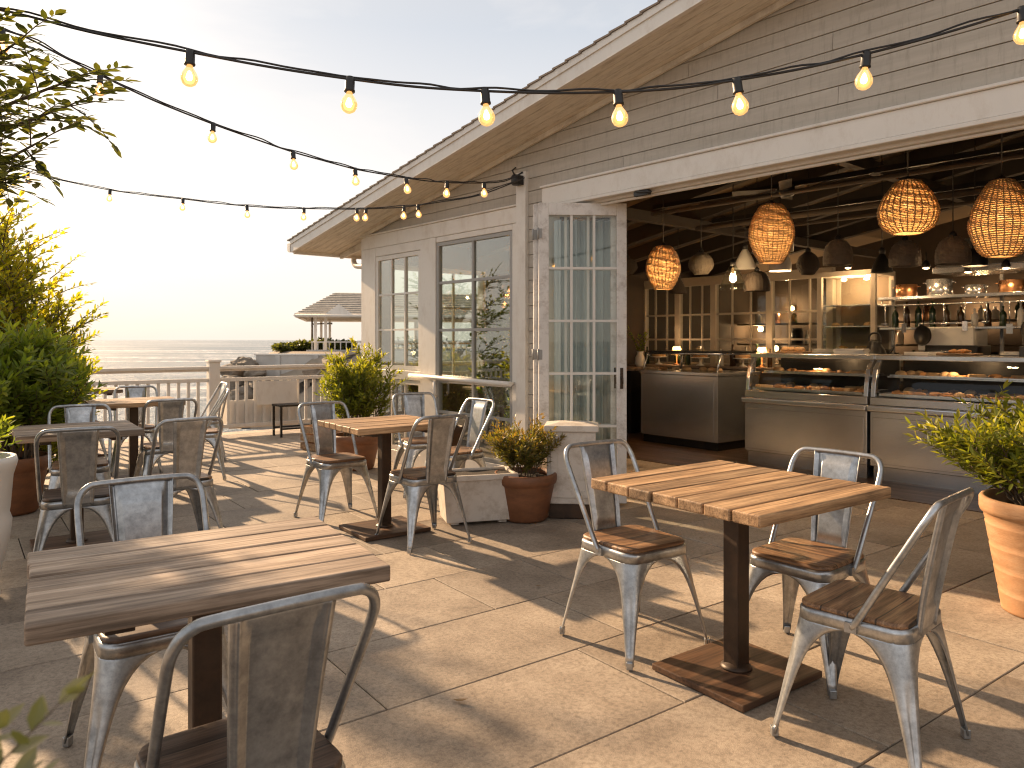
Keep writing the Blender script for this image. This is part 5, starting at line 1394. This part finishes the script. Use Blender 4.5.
# retaining wall, sloping buttress, timber stack, lamp post, rocks, bushes on the headland
rw = empty('retaining_wall', (-12.6,50.6,-.62), math.radians(-3), 'pale concrete retaining wall below the pavilion', 'wall')
mb = MB(); mb.box(-4.6,6.5,0,.4,-2.6,.95); mb.build('wall', M['concrete'], rw, bevel=.03)
mb = MB(); mb.box(-4.7,6.6,-.06,.46,.951,1.06); mb.build('coping', M['white'], rw)
for i in (0,1,2):
    mb = MB(); mb.box(-3.2+2.6*i,-2.9+2.6*i,-.16,-.002,-2.6,.94); mb.build('pilaster', M['concrete'], rw)
bt = MB(); bt.prism([(-10.9,49.6,-3.2),(-8.6,49.6,-3.2),(-9.1,49.6,.75),(-9.9,49.6,.75)],(0,.85,0)); bt.prism([(-8.59,49.7,-3.2),(-4,49.7,-3.2),(-4,49.7,.62),(-8.59,49.7,.62)],(0,.8,0))
tag(bt.build('sloping_buttress', M['concrete'], None, bevel=.04), 'pale sloping concrete buttress at the foot of the pavilion', 'buttress')
ts = empty('timber_stack', (-11.9,49.3,-1.35), .1, 'stack of weathered timber beams leaning in front of the retaining wall', 'timber')
rg = random.Random(2)
for i in range(6):
    mb = MB(); mb.box(-1.7+rg.uniform(-.4,.3),1.7+rg.uniform(-.3,.4),-.15+.09*(i%2),.15+.09*(i%2),.2*i,.2*i+.18, M=Matrix.Rotation(rg.uniform(-.06,.06),4,'Y')); mb.build('beam', M['timber'], ts)
mb = MB(); mb.box(-1.5,-1.2,-.2,.3,-2.2,-.02); mb.box(1.2,1.5,-.2,.3,-2.2,-.02); mb.build('trestle', M['timber'], ts)
lp = empty('street_lamp', (-15.2*.98,56.5,HZ-.02), 0, 'slender lamp post with an outstretched arm left of the pavilion', 'street lamp')
mb = MB(); mb.tube([(0,0,0),(0,0,2.5)], [.10,.07], 8); mb.tube([(0,0,2.0),(1.1,0,2.06)], .05, 8); mb.build('pole', M['timber'], lp)
mb = MB(); mb.box(.9,1.5,-.1,.1,1.98,2.12); mb.build('lamp_head', M['frame_grey'], lp, bevel=.03)
for i, (x, y, z, r) in enumerate(((-18.3,51.6,-.05,.75),(-17.6,50.4,.05,.7),(-16.9,49.9,-.45,.6),(-19.4,53,-.45,.8),(-16.4,49.3,-1.2,.6),(-18.6,50.2,-1.2,.8),(-17.4,49.0,-1.8,.7),(-20.2,53.5,-1.4,.8))):
    bm = bmesh.new(); bmesh.ops.create_icosphere(bm, subdivisions=3, radius=r)
    r3 = random.Random(i)
    ph = [r3.uniform(0,6) for _ in range(4)]
    for v in bm.verts:
        n_ = v.co.normalized(); k = 1+.18*math.sin(3*n_.x+ph[0])*math.cos(2.6*n_.y+ph[1])+.12*math.sin(6*n_.z+5*n_.x+ph[2])+.06*math.sin(13*n_.y+ph[3])
        v.co *= k; v.co.z *= .72; v.co.x *= 1.2
    me = bpy.data.meshes.new('boulder'); bm.to_mesh(me); bm.free(); me.materials.append(M['rock']); ob = bpy.data.objects.new('boulder', me); col.objects.link(ob); ob.location = (x,y,z-.35); ob.rotation_euler = (0,0,i*1.3)
    tag(ob, 'brown boulder at the tip of the headland, ' + ('largest of the upper row','beside the retaining wall','between wall and upper boulders','leftmost of the upper row','smallest, at the wall foot','low in the middle','low beside the wall','lowest, at the waterline')[i], 'boulder', 'boulders at the tip of the headland')
for i, (x, y, h, w) in enumerate(((-16.6,56,.6,1.0),(-15.2,55,.75,1.1),(-13.9,55.6,.9,1.1),(-12.4,55.0,.8,1.1),(-17.4,58,.55,.9),(-2.6,66,4.9,1.6))):
    rg = random.Random(50+i); root = empty('headland_bush', (x,y,HZ-.1), 0, ('low bush at the outer end of the headland hedge','rounded bush second along the headland hedge','tallest rounded bush in the middle of the headland hedge','bush of the headland hedge next to the pavilion posts','smallest bush behind the headland hedge','dark tree crown rising behind the pavilion roof')[i], 'bush' if i < 5 else 'tree')
    ms, ml = MB(), MB()
    for k in range(9):
        a = rg.uniform(0,6.28); o_ = rg.uniform(.1,.7)*w
        ms.tube([(0,0,0),(math.cos(a)*o_*.5,math.sin(a)*o_*.5,h*.5),(math.cos(a)*o_,math.sin(a)*o_,h*.9)], [.05,.035,.015], 5, caps=False)
    for k in range(700):
        v = V((rg.gauss(0,1),rg.gauss(0,1),rg.gauss(0,1))).normalized()*rg.random()**.33
        p = V((v.x*w, v.y*w, h*.55+v.z*h*.5)) if i < 5 else V((v.x*w, v.y*w, h*.78+v.z*h*.24))
        ml.leaf(p, V((rg.uniform(-1,1),rg.uniform(-1,1),rg.uniform(-.4,.8))), V((rg.uniform(-1,1),rg.uniform(-1,1),1)), .30, .16, rg.random())
    ms.build('trunk', M['bark'], root); ml.build('crown', M['leaf_d'], root)
# ---------------------------------------------------------------- railing on the sea side
def rl(x, z): return V((x, RAIL, z))
def railing(x0, x1, label, boards=False, posts=()):
    r = empty('terrace_railing', U2*x0+U1*RAIL, PROT, label, 'railing', 'white terrace railings')
    ln = x1-x0
    mb = MB(); mb.box(0,ln,-.055,.055,.945,.985); mb.box(0,ln,-.022,.022,.915,.944); mb.build('top_rail', M['white'], r, bevel=.004)
    mb = MB(); mb.box(0,ln,-.03,.03,.77,.82); mb.box(0,ln,-.03,.03,.12,.17); mb.build('cross_rail', M['white'], r, bevel=.003)
    mb = MB(); n = int(ln/.125); m0 = 0
    for i in range(1, n):
        if i > 99: break
        x = ln*i/n; mb.box(x-.019,x+.019,-.016,.016,.171,.769)
    b = mb.build('baluster_row', M['white'], r)
    for p in posts:
        mb = MB(); mb.box(p-.055,p+.055,-.056,.056,.0,.914); mb.box(p-.07,p+.07,-.07,.07,0,.10); mb.box(p-.062,p+.062,-.062,.062,.986,1.015); mb.build('post', M['white'], r, bevel=.005)
    if boards:
        mb = MB(); mb.box(.14,1.15,.032,.05,.10,.50); mb.box(1.35,1.75,.032,.05,.10,.42); mb.box(.5,1.1,-.052,-.034,.42,.76); mb.build('board_panel', M['white'], r, bevel=.003)
RP = 2.92
railing(-4.6, RP-.075, 'white railing with slim balusters on the left, the sea right behind it', posts=(1.3,3.2,5.6))
railing(RP+.075, 9.5, 'white railing right of the thick corner post, with boards fixed to its balusters', True, posts=(2.6,5.2))
cp = empty('railing_post', U2*RP+U1*RAIL, PROT, 'thick white railing post with a dark foot where the two railings meet', 'post')
mb = MB(); mb.box(-.072,.072,-.075,.075,.12,1.04); mb.box(-.088,.088,-.088,.088,1.041,1.075); mb.build('shaft', M['white'], cp, bevel=.006)
mb = MB(); mb.box(-.085,.085,-.085,.085,0,.119); mb.build('foot', M['frame_grey'], cp, bevel=.006)
# low metal bench by the railing and a stool-like side table
b = empty('metal_bench', (-3.05,10.75,.004), PROT, 'low dark metal bench against the railing boards', 'bench')
mb = MB()
for i in range(5): mb.box(-.30,.30,-.16+.07*i,-.105+.07*i,.42,.445)
mb.build('seat', M['dark_steel'], b)
for sx in (-1,1):
    for sy in (-1,1):
        mb = MB(); mb.box(sx*.28-.014,sx*.28+.014,sy*.15-.014,sy*.15+.014,0,.419); mb.build('leg', M['dark_steel'], b)
mb = MB(); mb.box(-.266,.266,-.157,-.143,.10,.125); mb.box(-.266,.266,.143,.157,.10,.125); mb.build('stretcher', M['dark_steel'], b)
cr = empty('wooden_crate', (-2.33,9.35,.004), PROT+.2, 'small brown slatted wooden crate on the paving by the house corner', 'crate')
mb = MB()
for k in range(3):
    for sy in (-.15,.15): mb.box(-.22,.22,sy-.008,sy+.008,.015+.10*k,.095+.10*k, tone=.2+.3*k)
    for sx in (-.21,.21): mb.box(sx-.008,sx+.008,-.14,.14,.015+.10*k,.095+.10*k, tone=.3+.2*k)
mb.box(-.2,.2,-.14,.14,0,.014); mb.build('slats', M['table'], cr)
# ---------------------------------------------------------------- string lights
def on_line(A, B, px):
    k = (px-CX)/F_PX; (ax, ay), (bx, by) = A, B
    t = (k*ay-ax)/((bx-ax)-k*(by-ay)); return ax+t*(bx-ax), ay+t*(by-ay)
BULB_MB = MB()
def bulb_mesh(r):
    mb = MB()
    mb.lathe([(.3*r,-.05*r),(.42*r,-.35*r),(.80*r,-.95*r),(1.0*r,-1.45*r),(.97*r,-1.9*r),(.72*r,-2.35*r),(.35*r,-2.58*r),(.001,-2.62*r)], 16, mat=0, cap0=False)
    mb.lathe([(.001,-.6*r),(.16*r,-.75*r),(.34*r,-1.2*r),(.42*r,-1.55*r),(.28*r,-1.85*r),(.001,-1.95*r)], 10, mat=1)
    return mb
bm_cache = {}
def string_light(label, A, B, pts, bulbs, r, start=None, end=None):
    root = empty('string_light', (0,0,0), 0, label, 'string lights', 'strings of warm bulbs over the terrace')
    W = []
    for (px, py) in pts:
        x, y = on_line(A, B, px); W.append(V((x, y, CAMH+(HY-py)*y/F_PX)))
    if start: W = [V(start)]+W
    if end: W = W+[V(end)]
    root.location = W[0]; o = W[0]
    W = [p-o for p in W]
    pp = smooth_path(W, 6)
    mb = MB(); rg = random.Random(len(pts))
    mb.tube(pp, .0052, 6)
    amp = .006
    q = [p + V((0,0,amp*math.sin(i*.9)*(.5+.5*math.sin(i*.37)) + .010)) + V((.008*math.cos(i*.7),.008*math.sin(i*.7),0)) for i, p in enumerate(pp)]
    mb.tube(q, .0042, 6); mb.build('cable', M['cable'], root)
    for px in bulbs:
        x, y = on_line(A, B, px); pos = V((x, y, 0))-V((o.x,o.y,0))
        z = min(((V((p.x,p.y,0))-pos).length, p.z) for p in smooth_path(W, 30))[1]
        s = MB(); s.lathe([(.001,.022),(.30*r*1.6,.020),(.36*r*1.6,.0),(.36*r*1.6,-.9*r),(.40*r*1.6,-1.0*r),(.40*r*1.6,-1.2*r),(.001,-1.2*r)], 12)
        so = s.build('socket', M['black'], root, loc=(pos.x,pos.y,z-.012)); so.rotation_euler = (rg.uniform(-.14,.14), rg.uniform(-.14,.14), rg.uniform(0,6))
        if r not in bm_cache: bm_cache[r] = bulb_mesh(r).build('bulb', [M['bulb'], M['filament']], so, loc=(0,0,-1.15*r))
        else:
            b = bm_cache[r].copy(); col.objects.link(b); b.parent = so
string_light('nearest string of large bulbs running across the picture from tree to upper right', (-2.18,3.0), (2.6,2.9),
    [(0,10),(90,32),(190,52),(270,67),(350,79),(418,87),(485,91),(550,93),(618,92),(680,88),(737,80),(800,69),(866,54),(945,33),(1022,9),(1110,-22)], (-30,190,350,485,618,737,866,1022), .033,
    start=(-2.35,3.05,2.70), end=(2.75,2.88,2.83))
p1 = empty('light_pole', (2.78,2.86,-.02), 0, 'wooden pole outside the right edge that carries the nearest string of bulbs', 'pole')
mb = MB(); mb.box(-.04,.04,-.04,.04,0,2.95); mb.build('pole', M['timber'], p1, bevel=.005)
mb = MB(); mb.lathe([(.02,2.80),(.05,2.82),(.05,2.86),(.02,2.88)], 12); mb.build('hook', M['black'], p1)
string_light('middle string of bulbs falling from the tree to the bracket on the white corner post', (-2.7,3.95), (.0985,6.72),
    [(25,37),(60,55),(100,75),(155,101),(213,124),(255,139),(293,152),(325,161),(355,169),(382,174),(406,178),(428,181),(447,182.5),(466,183),(484,183),(505,181)], (2,100,213,293,355,406,447,484), .029,
    start=(-2.72,3.93,2.98), end=(.095,6.50,2.785))
string_light('farthest string of small bulbs, lowest over the sea side, ending at the corner post', (-5.23,7.6), (.0985,6.72),
    [(10,168),(60,180),(110,190),(147,195),(183,199),(215,203),(247,206),(278,208),(304,208.5),(335,209),(362,209),(404,207),(440,202),(480,195)], (28,110,183,247,304,357,366,404,418), .027,
    start=(-5.23,7.62,3.08), end=(.10,6.52,2.74))
p2 = empty('light_pole', (-5.24,7.66,-.02), 0, 'wooden pole behind the tall shrub that carries the farthest string of bulbs', 'pole')
mb = MB(); mb.box(-.035,.035,-.035,.035,0,3.16); mb.build('pole', M['timber'], p2, bevel=.005)

# dry leaves blown over the paving
rg = random.Random(77); lf = []
for i in range(26):
    while True:
        x, y = rg.uniform(-3.2, 2.2), rg.uniform(1.9, 9.5)
        if abs(x) < .62*y: break
    if not lf:
        mb = MB(); mb.leaf(V((0,0,.006)), V((1,0,.02)), V((0,0,1)), .05, .022, .5, fold=-.1, curl=-.15); o = mb.build('fallen_leaf', M['dryleaf'], None, solid=.0006); lf.append(o)
    else: o = lf[0].copy(); col.objects.link(o)
    o.location = (x, y, .005); s_ = rg.uniform(.6,1.15); o.scale = (s_, s_, s_); o.rotation_euler = (rg.uniform(-.05,.05), rg.uniform(-.05,.05), rg.uniform(0,6.28))
    tag(o, 'small dry brown leaf lying on the paving', 'leaf', 'dry leaves on the paving')
# a few chairs on the deck of the pavilion
for i, (dx, dy, fx, fy, lb) in enumerate(((-3.9,-4.0,1,0,'tiny metal chair on the pavilion deck, leftmost'),(-2.0,-4.2,-1,0,'tiny metal chair on the pavilion deck, second from the left'),(-.6,-3.9,1,.2,'tiny metal chair on the pavilion deck near its middle posts'),(2.6,-4.2,-1,.1,'tiny metal chair on the pavilion deck, behind the house corner'))):
    chair(PVX+dx*.978+4.2*.208, PVY+dx*.208+dy*.978, fx, fy, lb, GR_A); o = [q for q in col.objects if q.get('label') == lb][0]; o.location.z = HZ+.10
# ---------------------------------------------------------------- camera, sun, sky
cd = bpy.data.cameras.new('camera'); cam = bpy.data.objects.new('camera', cd); col.objects.link(cam)
cd.sensor_width = 36; cd.lens = F_PX/1024*36; cd.shift_y = -(384-HY)/1024
cam.location = (0,0,CAMH); cam.rotation_euler = (math.radians(90),0,0)
cd.clip_start = .02; cd.clip_end = 60000
cd.dof.use_dof = True; cd.dof.focus_distance = 3.0; cd.dof.aperture_fstop = 7.0
sc.camera = cam
ELEV, AZ = math.radians(23), math.radians(-46)
S = V((math.sin(AZ)*math.cos(ELEV), math.cos(AZ)*math.cos(ELEV), math.sin(ELEV)))
sd = bpy.data.lights.new('sun', 'SUN'); so = bpy.data.objects.new('sun', sd); col.objects.link(so)
sd.energy = 5.0; sd.angle = math.radians(1.0); sd.color = (1.0,.69,.41); so.rotation_euler = (-S).to_track_quat('-Z','Y').to_euler(); so.location = (-6,8,8)
w = bpy.data.worlds.new('World'); sc.world = w; w.use_nodes = True; nt = w.node_tree
bg = nt.nodes['Background']
sk = nt.nodes.new('ShaderNodeTexSky'); sk.sky_type = 'NISHITA'; sk.sun_disc = False; sk.sun_elevation = ELEV; sk.sun_rotation = AZ
sk.air_density = 1.0; sk.dust_density = 4.5; sk.ozone_density = .6; sk.altitude = 0
tc = nt.nodes.new('ShaderNodeTexCoord'); sx = nt.nodes.new('ShaderNodeSeparateXYZ'); L(nt, tc.outputs['Generated'], sx.inputs[0])
gr = ramp(nt, sx.outputs[2], [(0.0,(.97,.86,.74)),(.09,(1.0,.915,.83)),(.20,(.88,.85,.83)),(.38,(.60,.635,.69)),(.55,(.62,.60,.59)),(1.0,(.56,.53,.51))])
mp = nt.nodes.new('ShaderNodeMapping'); mp.inputs['Scale'].default_value = (1.6,1.6,7); L(nt, tc.outputs['Generated'], mp.inputs[0])
cn = N(nt, 'ShaderNodeTexNoise', Scale=1.7, Detail=6.0, Roughness=.55, Distortion=.5); L(nt, mp.outputs[0], cn.inputs[0])
cl = ramp(nt, cn.outputs[0], [(.42,(0,0,0)),(.70,(.42,.42,.42))])
grc = mixc(nt, cl.outputs[0], gr.outputs[0], (1.0,.93,.87))
sc6 = mixc(nt, 1.0, grc, (4.75,4.75,4.75), 'MULTIPLY')
mx = mixc(nt, .92, sk.outputs[0], sc6, 'MIX')
L(nt, mx, bg.inputs[0]); bg.inputs[1].default_value = .112
vs = sc.view_settings; vs.view_transform = 'Standard'; vs.look = 'None'; vs.exposure = 1.06; vs.gamma = 1
sc.render.engine = 'CYCLES'; c = sc.cycles
c.filter_width = 1.15; c.use_denoising = True; c.max_bounces = 8; c.transparent_max_bounces = 16; c.caustics_reflective = False; c.caustics_refractive = False; c.sample_clamp_indirect = 6
